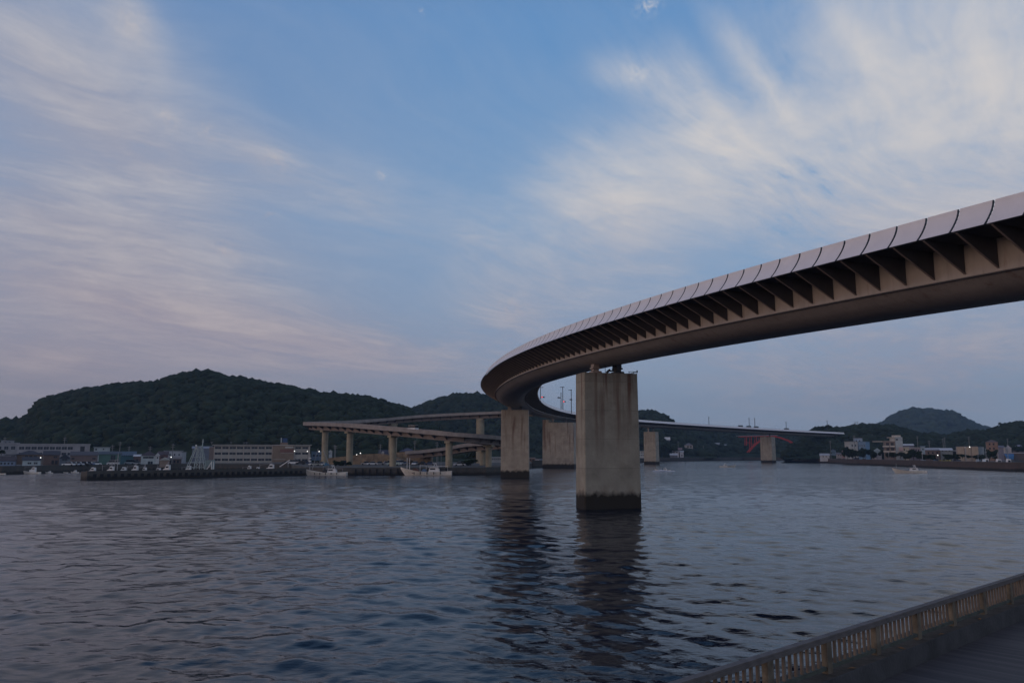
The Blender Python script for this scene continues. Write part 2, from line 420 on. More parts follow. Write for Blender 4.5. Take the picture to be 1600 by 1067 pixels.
# ================================================================== WATER
def make_water():
    rng = np.random.default_rng(3)
    r = [0.6]
    while r[-1] < 17: r.append(r[-1] * 1.06)
    while r[-1] < 1100: r.append(r[-1] * 1.0042)
    while r[-1] < 9000: r.append(r[-1] * 1.05)
    r = np.array(r)
    fine = np.radians(np.linspace(-41, 41, 400))
    coarse = np.radians(np.linspace(41, 319, 60))[1:-1]
    a = np.concatenate([fine, coarse])
    nr, na = len(r), len(a)
    RR, AA = np.meshgrid(r, a, indexing='ij')
    X = RR * np.sin(AA); Y = RR * np.cos(AA)
    Z = np.zeros_like(X)
    sp = RR * 0.0042 * 2.4
    patch = 0.55 + 0.8 * (0.5 + 0.5 * np.sin(X * 0.021 + 1.3 + 0.6 * np.sin(Y * 0.013)) * np.sin(Y * 0.017 - 0.7 + X * 0.004))
    for i in range(120):
        lam = 0.36 * (5.5 / 0.36) ** (rng.random() ** 1.3)
        th = math.radians(72) + rng.normal() * 0.75            # travelling mostly towards / across the view
        k = 2 * math.pi / lam
        slope = 0.0165 * (1.0 if lam < 2.5 else (2.5 / lam) ** 1.2)
        amp = slope / k
        att = np.clip((lam / sp - 1.0) / 1.5, 0, 1)
        ph = k * (X * math.cos(th) + Y * math.sin(th)) + rng.random() * 6.283
        Z += amp * att * np.sin(ph) * patch
    core = np.clip((RR - 2) / 10, 0, 1) * np.clip((1000 - RR) / 500, 0, 1)
    inv = (np.abs(AA) < np.radians(40.5)).astype(float)
    Z *= core * inv
    v = np.stack([X, Y, Z], -1).reshape(-1, 3)
    i = np.arange(nr - 1)[:, None] * na; j = np.arange(na)[None, :]; j2 = (j + 1) % na
    f = np.stack([i + j, i + na + j, i + na + j2, i + j2], -1).reshape(-1, 4)[:, ::-1]
    # cap the hole under the camera
    me = bpy.data.meshes.new('water')
    nv = len(v); nf = len(f)
    me.vertices.add(nv); me.vertices.foreach_set('co', v.astype(np.float32).ravel())
    me.loops.add(nf * 4); me.loops.foreach_set('vertex_index', f.astype(np.int32).ravel())
    me.polygons.add(nf); me.polygons.foreach_set('loop_start', (np.arange(nf) * 4).astype(np.int32))
    me.polygons.foreach_set('use_smooth', np.ones(nf, bool))
    me.update(calc_edges=True); me.validate()
    chop = np.clip((RR - 60) / 220, 0, 1).reshape(-1).astype(np.float32)
    at_ = me.attributes.new('chop', 'FLOAT', 'POINT'); at_.data.foreach_set('value', chop)
    if me.polygons[0].normal.z < 0: me.flip_normals()
    m = bpy.data.materials.new('sea_water'); m.use_nodes = True
    T = NT(m.node_tree); b = m.node_tree.nodes['Principled BSDF']
    b.inputs['Base Color'].default_value = (0.003, 0.010, 0.024, 1)
    b.inputs['IOR'].default_value = 1.33
    b.inputs['Specular IOR Level'].default_value = 0.22
    pos = T.node('ShaderNodeNewGeometry').outputs['Position']
    n1 = T.noise(T.mapping(pos, scale=(0.8, 1.3, 1)), 1.7, 4, 0.6, 0.4)
    n2 = T.noise(T.mapping(pos, scale=(0.7, 1.2, 1)), 0.28, 4, 0.6, 0.2)
    big = T.noise(T.mapping(pos, scale=(0.35, 1.0, 1)), 0.035, 3, 0.6)
    b1 = T.node('ShaderNodeBump'); b1.inputs['Distance'].default_value = 0.10
    ca = T.node('ShaderNodeAttribute'); ca.attribute_name = 'chop'; chp = ca.outputs['Fac']
    T.l.new(T.math('ADD', 0.03, T.math('MULTIPLY', T.math('MULTIPLY', chp, 0.11), T.rng(big, 0.38, 0.62, 0.55, 1.3))), b.inputs['Roughness'])
    T.l.new(T.math('MULTIPLY', T.rng(big, 0.38, 0.62, 0.08, 0.40), T.math('ADD', 1.0, T.math('MULTIPLY', chp, 3.0))), b1.inputs['Strength'])
    T.l.new(n1, b1.inputs['Height'])
    b2 = T.node('ShaderNodeBump'); b2.inputs['Distance'].default_value = 0.35; T.l.new(T.math('ADD', 0.3, T.math('MULTIPLY', chp, 0.7)), b2.inputs['Strength'])
    T.l.new(n2, b2.inputs['Height']); T.l.new(b1.outputs[0], b2.inputs['Normal'])
    T.l.new(b2.outputs[0], b.inputs['Normal'])
    me.materials.append(m)
    o = bpy.data.objects.new('water', me); C.objects.link(o)
    tag(o, 'dark rippled harbour water', None, None, 'structure')
    return o
make_water()

# ================================================================== MAIN BRIDGE
U = 2.0     # metres per panel
BV = dict(x0=15.50801, y0=21.53062, psi=1.99033,
          k=[-0.51273, -0.57111, -0.54548, -0.56352, -0.02961, -0.22941, -0.62333, -0.29143, -0.03352],
          z=[6.51436, 7.92576, 8.738, 10.41504, 11.10359, 9.36592])
kn = np.array([-5, 20, 45, 70, 100, 140, 200, 300., 400.]); zk = np.array([-5, 40, 90, 150, 250, 400.])
dsg = 0.5; sg = np.arange(-40, 392, dsg)
def _curve():
    k = np.interp(sg, kn, BV['k']) / 100; i0 = int(round(40 / dsg))
    psi = np.concatenate([[0], np.cumsum((k[1:] + k[:-1]) / 2 * dsg)]); psi = psi - psi[i0] + BV['psi']
    c, s = np.cos(psi), np.sin(psi)
    x = np.concatenate([[0], np.cumsum((c[1:] + c[:-1]) / 2 * dsg)]); y = np.concatenate([[0], np.cumsum((s[1:] + s[:-1]) / 2 * dsg)])
    x = x - x[i0] + BV['x0']; y = y - y[i0] + BV['y0']
    yk = np.array(BV['z']); mm = np.gradient(yk, zk)
    sx = np.clip(sg, -5, 400)
    j = np.clip(np.searchsorted(zk, sx) - 1, 0, len(zk) - 2); h = zk[j+1] - zk[j]; t = (sx - zk[j]) / h
    z = (2*t**3-3*t**2+1)*yk[j] + (t**3-2*t**2+t)*h*mm[j] + (-2*t**3+3*t**2)*yk[j+1] + (t**3-t**2)*h*mm[j+1]
    z = z + np.where(sg < -5, (sg + 5) * mm[0], 0)
    return x * U, y * U, z * U + CAMZ, psi
bx_, by_, bz_, bpsi = _curve()
def bp(s, u, dz):
    x = np.interp(s, sg, bx_); y = np.interp(s, sg, by_); z = np.interp(s, sg, bz_); p = np.interp(s, sg, bpsi)
    return Vector((x - u * math.sin(p), y + u * math.cos(p), z + dz))
def bpsi_at(s): return float(np.interp(s, sg, bpsi))
S0, S1 = -36.0, 386.0
uT, uE, uW = 5.996, 6.876, 3.476
eE, eW, eS = -1.434, -3.342, -4.50

bridge = empty('curved_road_bridge', tuple(bp(30, 0, -1.3)), 0, 'long curved grey girder bridge with slatted wind panels sweeping over the harbour on square piers', 'bridge')
def to_local(mb):
    o = bridge.location
    mb.v = [(v[0]-o.x, v[1]-o.y, v[2]-o.z) for v in mb.v]
    return mb
ss = np.concatenate([np.arange(S0, 100, 1.0), np.arange(100, S1 + 0.1, 2.0)])
# box girder: upright webs and shallow curved soffit (smooth shaded)
sect = [(uW, -1.434), (uW, eW), (2.7, -3.86), (1.6, -4.28), (0, -4.46), (-1.6, -4.28), (-2.7, -3.86), (-uW, eW), (-uW, -1.434)]
mb = MB()
for (a, b2) in ((0, 2), (1, 8), (7, 9)):
    pts = sect[a:b2]
    rings = [[bp(s, u, dz) for (u, dz) in pts] for s in ss]
    mb.loft(rings, closed=False, cap=False)
gird = to_local(mb).build('box_girder', M['girder'], bridge, fix=False)
gird.data.polygons.foreach_set('use_smooth', [True]*len(gird.data.polygons))
# narrow flange lip along the bottom edge of each web
mb = MB()
for sgn in (1, -1):
    pts = [(sgn*(uW+0.002), eW+0.02), (sgn*(uW+0.12), eW+0.02), (sgn*(uW+0.12), eW-0.05), (sgn*(uW-0.02), eW-0.05)]
    mb.loft([[bp(s, u, dz) for (u, dz) in pts] for s in ss], closed=True, cap=True)
to_local(mb).build('bottom_flange', M['bracket'], bridge)
mb = MB()
pts = [(6.45, -1.20), (6.56, -1.43), (-6.56, -1.43), (-6.45, -1.20)]
mb.loft([[bp(s, u, dz) for (u, dz) in pts] for s in ss])
to_local(mb).build('deck_slab', M['slab'], bridge)
mb = MB()
pts = [(5.5, -1.196), (5.5, -1.15), (-5.5, -1.15), (-5.5, -1.196)]
mb.loft([[bp(s, u, dz) for (u, dz) in pts] for s in ss])
to_local(mb).build('road_surface', M['asphalt'], bridge)

def panel_profile(n=6):
    P = []
    for i in range(n + 1):
        t = i / n
        P.append((uT + (uE - uT) * t ** 1.55, eE * t))
    return P
prof = panel_profile()
def panel_mesh(s, side, mb, frame=False, gap=0.075, th=0.05):
    s0, s1 = s + gap, s + 1 - 0.004
    if frame:
        rib = [(u - 0.004, dz) for u, dz in prof]; ribi = [(u - 0.11, dz) for u, dz in prof][::-1]
        mb.loft([[bp(s0 + d, side*u, dz) for (u, dz) in rib + ribi] for d in (-0.022, -0.003)], mi=1)
        for i in range(1, 6):
            u, dz = prof[i]
            mb.bar(bp(s - 0.02, side*(u - 0.12), dz + 0.1), bp(s + 0.04, side*(u - 0.12), dz + 0.1), 0.045, 0.045, mi=1)
    outer = [(u, dz) for u, dz in prof]
    inner = [(u - th, dz) for u, dz in prof][::-1]
    poly = outer + inner
    mb.loft([[bp(q, side*u, dz) for (u, dz) in poly] for q in (s0, s1)], mi=0)
    return mb
NEAR = 88
for s in range(-10, NEAR):
    m1 = panel_mesh(s, 1, MB(), True)
    p = to_local(m1).build('wind_panel', [M['panel'], M['panel_edge']], bridge)
mb = MB()
for s in range(-36, -10): panel_mesh(s, 1, mb)
for s in range(NEAR, int(S1)): panel_mesh(s, 1, mb)
for s in range(-36, int(S1)): panel_mesh(s, -1, mb)
o = to_local(mb).build('wind_panel', M['panel'], bridge); o['kind'] = 'stuff'

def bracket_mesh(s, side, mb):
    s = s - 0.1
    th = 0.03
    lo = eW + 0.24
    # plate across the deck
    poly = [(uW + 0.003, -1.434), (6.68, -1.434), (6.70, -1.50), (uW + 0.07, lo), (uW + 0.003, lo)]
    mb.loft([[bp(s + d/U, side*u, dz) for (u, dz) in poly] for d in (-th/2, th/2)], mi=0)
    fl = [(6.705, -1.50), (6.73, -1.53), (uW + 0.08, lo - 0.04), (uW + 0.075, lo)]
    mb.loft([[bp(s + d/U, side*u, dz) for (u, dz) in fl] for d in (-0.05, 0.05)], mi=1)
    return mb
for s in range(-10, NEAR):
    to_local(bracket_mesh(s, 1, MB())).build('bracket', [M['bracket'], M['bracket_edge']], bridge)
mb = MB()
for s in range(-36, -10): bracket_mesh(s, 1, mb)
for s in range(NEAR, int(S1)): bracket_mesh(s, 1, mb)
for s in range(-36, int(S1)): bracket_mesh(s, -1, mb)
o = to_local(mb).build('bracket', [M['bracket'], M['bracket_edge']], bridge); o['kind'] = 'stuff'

# ------------------------------------------------------------------ piers of the bridge
def pier(s, wid, dep, ztop, shift, material, label, batter=0.15, bearings=True, extra=None):
    c = bp(s, 0, 0); c.z = 0; c += Vector(shift)
    rz = bpsi_at(s) - math.pi/2          # local y = along the bridge
    t = empty('bridge_pier', (c.x, c.y, 0), rz, label, 'pier', 'square concrete piers under the curved bridge')
    zt = ztop
    m = MB()
    rings = []
    ch = 0.12
    for z, g in ((-4, batter), (zt - 0.0, 0)):
        hx, hy = wid/2 + g, dep/2 + g
        rings.append([(-hx+ch, -hy, z), (hx-ch, -hy, z), (hx, -hy+ch, z), (hx, hy-ch, z), (hx-ch, hy, z), (-hx+ch, hy, z), (-hx, hy-ch, z), (-hx, -hy+ch, z)])
    m.loft(rings)
    m.build('shaft', material, t)
    top_gap = (bp(s, 0, -4.46).z) - zt
    if bearings:
        for sx in (-1, 1):
            bx = sx * wid * 0.21
            m = MB()
            m.prism([(-0.95, zt+0.002), (0.95, zt+0.002), (0.72, zt + 0.30), (-0.72, zt+0.30)], 'x', bx-0.55, bx+0.55)
            m.box(bx-0.34, bx+0.34, -0.4, 0.4, zt+0.302, zt+top_gap*0.62)
            m.box(bx-0.50, bx+0.50, -0.55, 0.55, zt+top_gap*0.622, zt+top_gap*0.80)
            m.box(bx-0.36, bx+0.36, -0.5, 0.5, zt+top_gap*0.802, zt+top_gap+0.25)
            m.build('bearing', M['bracket'] if sx > 0 else M['web'], t)
    return t, zt, top_gap

p1, zt1, tg1 = pier(29.2, 7.0, 3.0, at(948, 582.5, 96.5).z, (0.1, 0, 0), M['pier'],
     'nearest bridge pier, tall square stained concrete with rust runs and a dark tide band')
m = MB()
# drain pipes, cable bundle and the low inspection rail on the cap of the nearest pier
m.bar((-0.62, -1.2, zt1+0.05), (-0.62, -1.2, zt1+1.25), 0.05)
m.bar((0.42, -1.2, zt1+0.2), (0.42, -1.2, zt1+1.25), 0.16)
m.bar((-0.35, -1.2, zt1+0.28), (0.48, -1.2, zt1+0.28), 0.17)
m.bar((-0.45, -1.2, zt1+0.05), (0.0, -1.2, zt1+0.42), 0.25)
m.bar((0.7, -1.15, zt1+0.1), (1.1, -1.15, zt1+0.3), 0.12)
m.bar((1.1, -1.15, zt1+0.3), (1.4, -1.15, zt1+0.15), 0.12)
m.build('drain_pipe', M['dark_metal'], p1)
m = MB()
for x in (2.4, 2.95, 3.45):
    m.bar((x, -1.45, zt1), (x, -1.45, zt1+0.24), 0.05)
m.bar((2.3, -1.45, zt1+0.22), (3.55, -1.45, zt1+0.22), 0.06)
m.bar((3.45, -1.45, zt1+0.22), (3.45, 1.4, zt1+0.22), 0.06)
m.bar((3.47, -1.45, zt1+0.15), (3.47, -1.45, zt1+0.42), 0.12)
m.bar((-2.2, -1.45, zt1+0.18), (-3.2, -1.45, zt1+0.18), 0.05)
m.bar((-3.2, -1.45, zt1), (-3.2, -1.45, zt1+0.2), 0.05)
m.build('cap_rail', M['dark_metal'], p1)
p2, zt2, tg2 = pier(93.0, 7.6, 4.0, at(803, 641, 225).z, (0.3, 0, 0), M['pier_far'],
     'second nearest bridge pier, standing where the deck turns sharpest, brown stains at its top', bearings=True)
p3, zt3, tg3 = pier(176, 15.0, 8.0, at(868, 660.5, 385).z, (3.6, -4, 0), M['pier_far'],
     'widest bridge pier, partly hidden by the nearest one, rust streaked with a raised corner block', bearings=True)
m = MB(); m.box(-7.5, -4.6, -3.9, 3.6, zt3+0.002, zt3+1.35); m.build('corner_block', M['pier_far'], p3)
p4, zt4, tg4 = pier(259.5, 8.8, 4.5, at(1019, 674.5, 536).z, (0, 0, 0), M['pier_pale'],
     'small distant tan bridge pier just right of the nearest pier, behind a speeding boat')
p5, zt5, tg5 = pier(337, 10.5, 5.0, at(1200, 682.5, 644).z, (0, 0, 0), M['pier_pale'],
     'most distant tan bridge pier, standing in front of the red arch bridge')

# ================================================================== RAMP (spiral viaduct)
ctrl = [(18.5, 384, 27.8), (8, 388, 27.8), tuple(at(780, 643.2, 390)), tuple(at(720, 645.6, 392)), tuple(at(664, 648.4, 391)),
        tuple(at(620, 651.6, 387)), tuple(at(586, 654.4, 380)), tuple(at(548, 657.0, 368)), (-80.5, 352, 20.9), (-81.5, 334, 19.9), (-77.0, 316, 19.0),
        tuple(at(547.5, 661.7, 299)), tuple(at(596, 665.6, 285)), tuple(at(644, 669.4, 274.5)), tuple(at(702, 675.0, 266)),
        tuple(at(745, 679.0, 267)), tuple(at(779, 683.3, 277)), (-0.5, 291, 11.9), (-5.0, 305, 11.3), tuple(at(741, 692.7, 316)),
        tuple(at(702.6, 699.0, 325)), tuple(at(671.5, 702.4, 330)), tuple(at(640, 704.6, 333))]
def spline(P, step=1.0):
    P = [Vector(p) for p in P]
    P = [P[0]*2 - P[1]] + P + [P[-1]*2 - P[-2]]
    out_ = []
    for i in range(1, len(P) - 2):
        a, b, c, d = P[i-1:i+3]; n = max(2, int((c - b).length / step))
        for k in range(n):
            t = k / n
            out_.append(0.5 * ((2*b) + (c-a)*t + (2*a-5*b+4*c-d)*t*t + (3*b-a-3*c+d)*t**3))
    out_.append(P[-2]); return out_
rp = spline(ctrl, 1.5)
def rframe(i):
    a = rp[max(0, i-1)]; b = rp[min(len(rp)-1, i+1)]
    d = (b - a); d.z = 0; d.normalize()
    return Vector((-d.y, d.x, 0))
RF = [rframe(i) for i in range(len(rp))]
def rr(i, u, dz): return rp[i] + RF[i]*u + Vector((0, 0, dz))
ramp = empty('spiral_ramp', tuple(rp[0]), 0, 'tan concrete spiral ramp viaduct looping down from the bridge onto the quay', 'ramp')
def rl(mb):
    o = ramp.location; mb.v = [(v[0]-o.x, v[1]-o.y, v[2]-o.z) for v in mb.v]; return mb
IDX = range(len(rp))
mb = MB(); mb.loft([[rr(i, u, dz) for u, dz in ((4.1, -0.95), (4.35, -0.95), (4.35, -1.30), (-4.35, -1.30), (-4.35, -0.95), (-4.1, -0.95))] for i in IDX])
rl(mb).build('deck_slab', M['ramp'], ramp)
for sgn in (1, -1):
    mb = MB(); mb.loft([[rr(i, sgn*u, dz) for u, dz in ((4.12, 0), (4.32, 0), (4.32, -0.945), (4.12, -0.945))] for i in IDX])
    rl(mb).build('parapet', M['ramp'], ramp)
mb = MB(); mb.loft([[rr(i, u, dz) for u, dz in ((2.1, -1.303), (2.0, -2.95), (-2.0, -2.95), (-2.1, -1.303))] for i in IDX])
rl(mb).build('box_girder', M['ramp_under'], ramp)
mb = MB(); nbr = 0
i = 4
while i < len(rp) - 3:
    for sgn in (1, -1):
        poly = [(2.11, -1.303), (4.1, -1.303), (4.1, -1.42), (2.05, -2.6)]
        d = (rp[i+1] - rp[i]); d.z = 0; d.normalize(); d *= 0.14
        tgt = MB() if nbr < 100 else mb
        tgt.loft([[rr(i, sgn*u, dz) + d*e for u, dz in poly] for e in (-1, 1)])
        if nbr < 100: rl(tgt).build('bracket', M['bracket'], ramp)
        nbr += 1
    i += 3
o = rl(mb).build('bracket', M['bracket'], ramp); o['kind'] = 'stuff'
# columns of the ramp
def px_of(v):
    th = PITCH; dep = v.y*math.cos(th) + (v.z-CAMZ)*math.sin(th); return 800 + FPX*v.x/dep
GZ = 2.3
cols = [(509, 270, 312, 1.2, 'leftmost round column under the hairpin bend of the ramp'),
        (548.5, 280, 312, 1.2, 'second round ramp column from the left, olive stained'),
        (613.5, 274, 300, 1.15, 'third round column from the left under the near arm of the ramp'),
        (705.5, 262, 275, 1.15, 'round column under the near arm of the ramp beside the moored boat stern'),
        (765.5, 266, 280, 1.05, 'short round column where the ramp curls under itself, left of the second pier'),
        (752.5, 305, 325, 1.2, 'short column under the lowest arm of the ramp'),
        (753, 380, 400, 2.0, 'tall column under the upper arm of the ramp, rising above the lower arm'),
        (614, 380, 400, 2.0, 'far column under the upper arm of the ramp, only its head showing above the lower arm')]
for (px, y0, y1, rad, lab) in cols:
    best = min((i for i in IDX if y0 <= rp[i].y <= y1), key=lambda i: abs(px_of(rp[i]) - px))
    p = rp[best]; zt = p.z - 2.953
    t = empty('ramp_column', (p.x, p.y, GZ), 0, lab, 'column', 'columns under the spiral ramp')
    m = MB(); m.cyl((0, 0, -3), (0, 0, zt - GZ - 0.7), rad, rad, 20)
    m.build('shaft', M['column'], t, smooth=False)
    d = RF[best]
    m = MB(); Mx = Matrix.Rotation(math.atan2(d.y, d.x), 3, 'Z')
    m.obox((0, 0, zt - GZ - 0.35), (3.7, rad*1.7, 0.694), mat=Mx)
    m.build('column_head', M['column'], t)

# ================================================================== HILLS
def value_noise(x, y, seed=0):
    xi = np.floor(x).astype(int); yi = np.floor(y).astype(int); xf = x - xi; yf = y - yi
    def h(a, b):
        n = (a * 374761393 + b * 668265263 + seed * 974634777) & 0x7fffffff
        n = ((n ^ (n >> 13)) * 1274126177) & 0x7fffffff
        return ((n ^ (n >> 16)) & 0xffff) / 65535.0
    u = xf*xf*(3-2*xf); v = yf*yf*(3-2*yf)
    return (h(xi, yi)*(1-u)+h(xi+1, yi)*u)*(1-v) + (h(xi, yi+1)*(1-u)+h(xi+1, yi+1)*u)*v
def fbm(x, y, seed=0, oct=4):
    s = 0; a = 0.5
    for i in range(oct): s = s + a*(value_noise(x, y, seed+i)-0.5)*2; x = x*2.03+5.1; y = y*2.03+1.7; a *= 0.5
    return s
ICO = None
def ico():
    global ICO
    if ICO is None:
        import bmesh
        bm = bmesh.new(); bmesh.ops.create_icosphere(bm, subdivisions=1, radius=1.0)
        v = np.array([x.co[:] for x in bm.verts]); f = np.array([[q.index for q in p.verts] for p in bm.faces]); bm.free()
        ICO = (v, f)
    return ICO
def mesh_np(name, v, f, mats):
    me = bpy.data.meshes.new(name); n = f.shape[1]
    me.vertices.add(len(v)); me.vertices.foreach_set('co', v.astype(np.float32).ravel())
    me.loops.add(len(f)*n); me.loops.foreach_set('vertex_index', f.astype(np.int32).ravel())
    me.polygons.add(len(f)); me.polygons.foreach_set('loop_start', (np.arange(len(f))*n).astype(np.int32))
    me.update(calc_edges=True)
    me.materials.append(mats)
    o = bpy.data.objects.new(name, me); C.objects.link(o); return o
def forest(name, pts, rad, material, label, seed=1, flat=0.75):
    """many leafy crowns on a hillside, each crown a ragged lump of facets"""
    rng = np.random.default_rng(seed); V, F = ico(); n = len(pts)
    sc = rad * np.clip(rng.lognormal(-0.08, 0.36, n), 0.4, 2.0)
    a = rng.uniform(0, 6.28, n)
    base = np.repeat(V[None], n, 0)
    jit = 1 + rng.normal(0, 0.17, (n, len(V)))
    base = base * jit[..., None]
    ca, sa = np.cos(a)[:, None], np.sin(a)[:, None]
    x = base[..., 0]*ca - base[..., 1]*sa; y = base[..., 0]*sa + base[..., 1]*ca; z = base[..., 2]*flat
    v = np.stack([x*sc[:, None]+pts[:, 0:1], y*sc[:, None]+pts[:, 1:2], z*sc[:, None]+pts[:, 2:3]], -1).reshape(-1, 3)
    f = (F[None] + (np.arange(n)*len(V))[:, None, None]).reshape(-1, 3)
    o = mesh_np(name, v, f, material); o['label'] = label; o['kind'] = 'stuff'
    return o
def hill(prof, Y0, front, back, base, material, label, seed, crown=4.5, ncrown=2500, rough=3.0, fl=None, canopy=0.0, nx=160, ny=50):
    px = np.array([p[0] for p in prof], float); py = np.array([p[1] for p in prof], float)
    W3 = [at(a, b, Y0) for a, b in prof]
    xs = np.array([w.x for w in W3]); zs = np.array([w.z for w in W3]) - canopy
    X = np.linspace(xs[0], xs[-1], nx)
    def ridge(x): return np.interp(x, xs, zs)
    def height(x, t):      # t from -1 (front foot) over 0 (ridge) to +1 (back foot)
        g = np.where(t < 0, np.sin((1+t)*np.pi/2)**0.9, np.cos(t*np.pi/2))
        h = base + (ridge(x)-base)*g
        return h + rough*fbm(x/28, t*front/28, seed)*np.clip(1-g, 0, 1)*g*4
    T = np.linspace(-1, 1, ny)
    XX, TT = np.meshgrid(X, T, indexing='ij')
    YY = np.where(TT < 0, Y0 + TT*front, Y0 + TT*back) 
    scale = YY / Y0
    ZZ = height(XX, TT)
    V = np.stack([XX*scale, YY, ZZ], -1).reshape(-1, 3)
    i = np.arange(nx-1)[:, None]*ny; j = np.arange(ny-1)[None]
    F = np.stack([i+j, i+ny+j, i+ny+j+1, i+j+1], -1).reshape(-1, 4)
    o = mesh_np('hills', V, F, material); o['kind'] = 'structure'; o['label'] = label
    if ncrown:
        rng = np.random.default_rng(seed)
        x = rng.uniform(xs[0], xs[-1], ncrown*2); t = -rng.random(ncrown*2)**1.2*0.98 + 0.06
        y = np.where(t < 0, Y0 + t*front, Y0 + t*back)
        z = height(x, t)
        ok = z > base + 1.5
        pts = np.stack([x*y/Y0, y, z + 0.15*crown], -1)[ok][:ncrown]
        # a row along the ridge
        nr = int((xs[-1]-xs[0]) / (crown*0.9)); xr = np.linspace(xs[0], xs[-1], nr) + rng.normal(0, 1, nr)
        zr = height(xr, np.zeros(nr)); kk = zr > base+2
        pts2 = np.stack([xr, np.full(nr, Y0), zr + rng.uniform(-0.3, 0.35, nr)*crown], -1)[kk]
        forest('forest', np.concatenate([pts, pts2]), crown, material, fl, seed+9)
    return o
LH = [(-260, 690), (-120, 668), (0, 658), (34, 656), (44, 651), (52, 640), (62, 629), (76, 621), (110, 613), (155, 605), (200, 600), (250, 597), (264, 591), (280, 586), (294, 583), (308, 582), (326, 582), (340, 584), (356, 590), (380, 592), (420, 599), (450, 604), (490, 613), (530, 617), (570, 620), (605, 629), (632, 638), (660, 655), (700, 680), (740, 700)]
hill(LH, 640, 190, 160, 2.5, M['foliage'], 'large dark wooded hill rising behind the town on the left', 11, 2.5, 12000, 4.0,
     'dense dark green trees covering the large left hill', 2.5)
H2 = [(520, 700), (580, 665), (620, 648), (645, 637), (665, 630), (690, 621), (720, 615), (745, 615), (780, 622), (810, 634), (840, 650), (880, 656), (940, 652), (980, 645), (1000, 642), (1016, 642), (1030, 646), (1047, 657), (1058, 666), (1090, 690), (1120, 705)]
hill(H2, 960, 112, 200, 3, M['foliage'], 'second wooded hill behind the ramp and the sharp turn of the bridge', 23, 4.0, 5200, 4.0,
     'dark trees covering the second hill behind the ramp', 4.0)
H3 = [(985, 706), (1010, 685), (1040, 667), (1080, 668), (1120, 670), (1160, 673), (1200, 675), (1240, 676), (1275, 676), (1300, 676), (1330, 690), (1350, 705)]
hill(H3, 1120, 170, 150, 3, M['foliage'], 'low wooded slope seen beneath the far half of the bridge', 31, 4.2, 2600, 3.0,
     'dark trees on the low slope beneath the far half of the bridge', 4.0)
H4 = [(1225, 706), (1250, 690), (1275, 673), (1300, 669), (1322, 669), (1345, 664), (1358, 663), (1380, 665), (1402, 668), (1425, 675), (1450, 679), (1475, 682), (1500, 677), (1520, 674), (1545, 674), (1562, 668), (1580, 662), (1600, 660), (1680, 650), (1800, 660), (1900, 690)]
hill(H4, 760, 110, 150, 3.0, M['foliage'], 'low wooded hill behind the houses on the right shore', 43, 3.2, 6000, 3.0,
     'dark trees covering the low hill behind the right shore houses', 2.5)
H5 = [(1290, 706), (1340, 688), (1375, 665), (1400, 649), (1417, 642), (1430, 640), (1445, 643), (1457, 641), (1466, 641), (1477, 646), (1487, 644), (1497, 648), (1512, 658), (1530, 667), (1550, 673), (1585, 686), (1640, 700)]
hill(H5, 2300, 500, 400, 3, M['hill_far'], 'distant blue hazy mountain behind the right shore', 57, 8.0, 4000, 12.0,
     'far bluish trees on the distant mountain', 5.0)

# ================================================================== GROUND AND QUAYS
def slab(name, poly, ztop, material, label, kind='structure', zb=-3):
    mb = MB(); mb.prism(poly, 'z', zb, ztop); o = mb.build(name, material); o['label'] = label; o['kind'] = kind
    return o
def wx(px, Y): return (px-800)/FPX*Y*math.cos(PITCH)*1.0 if False else gx(px, Y, 0)
LG = [(-900, 262), (gx(0, 266, 0), 267), (gx(33, 273, 0), 273), (gx(62, 280, 0), 280), (gx(135, 306, 0), 306), (gx(300, 335, 0), 335), (gx(455, 335, 0), 335),
      (gx(478, 262, 0), 262), (gx(548, 255, 0), 256), (gx(700, 257, 0), 257), (gx(760, 260, 0), 260), (gx(800, 276, 0), 276), (gx(832, 392, 0), 392), (gx(900, 450, 0), 450),
      (gx(985, 660, 0), 660), (gx(1010, 668, 0), 668), (gx(1028, 800, 0), 800), (gx(1100, 850, 0), 850), (gx(1160, 930, 0), 930), (gx(1235, 880, 0), 880), (gx(1252, 812, 0), 812), (gx(1281, 650, 0), 640),
      (gx(1339, 524, 0), 520), (gx(1390, 472, 0), 472), (gx(1450, 404, 0), 404), (gx(1505, 380, 0), 380), (gx(1548, 400, 0), 400), (gx(1575, 560, 0), 560), (gx(1586, 600, 0), 600), (700, 600), (1500, 600), (1500, 1700), (-900, 1700)]
slab('ground', LG, GZ, M['soil'], 'flat quay and town ground around the harbour')

def edge_wall(name, pts, z0, z1, th, material, label, cat, inset=0.0):
    """wall along a line of (x, y) points; its water face is pts"""
    t = MB()
    P = [Vector((p[0], p[1])) for p in pts]
    off = []
    for i in range(len(P)):
        a = P[max(0, i-1)]; b = P[min(len(P)-1, i+1)]; d = (b-a).normalized()
        off.append(Vector((-d.y, d.x)))
    rings = []
    for i, p in enumerate(P):
        n = off[i]; q = p + n*th
        rings.append([(p.x, p.y, z0), (p.x, p.y, z1), (q.x, q.y, z1), (q.x, q.y, z0)])
    t.loft(rings)
    o = t.build(name, material); return tag(o, label, cat)
def densify(pts, step=8):
    out_ = []
    for a, b in zip(pts[:-1], pts[1:]):
        n = max(1, int(math.dist(a, b)/step))
        for k in range(n): out_.append((a[0]+(b[0]-a[0])*k/n, a[1]+(b[1]-a[1])*k/n))
    out_.append(pts[-1]); return out_
off = 0.35
edge_wall('quay_wall', [(x, y-off) for x, y in LG[0:7]], -3, GZ+0.35, 0.8, M['quay'], 'dark weathered harbour wall in front of the left town houses', 'quay wall')
edge_wall('quay_wall', [(x, y-off) for x, y in LG[7:12]], -3, GZ+0.05, 0.8, M['quay'], 'dark quay wall under the spiral ramp behind the moored fishing boats', 'quay wall')
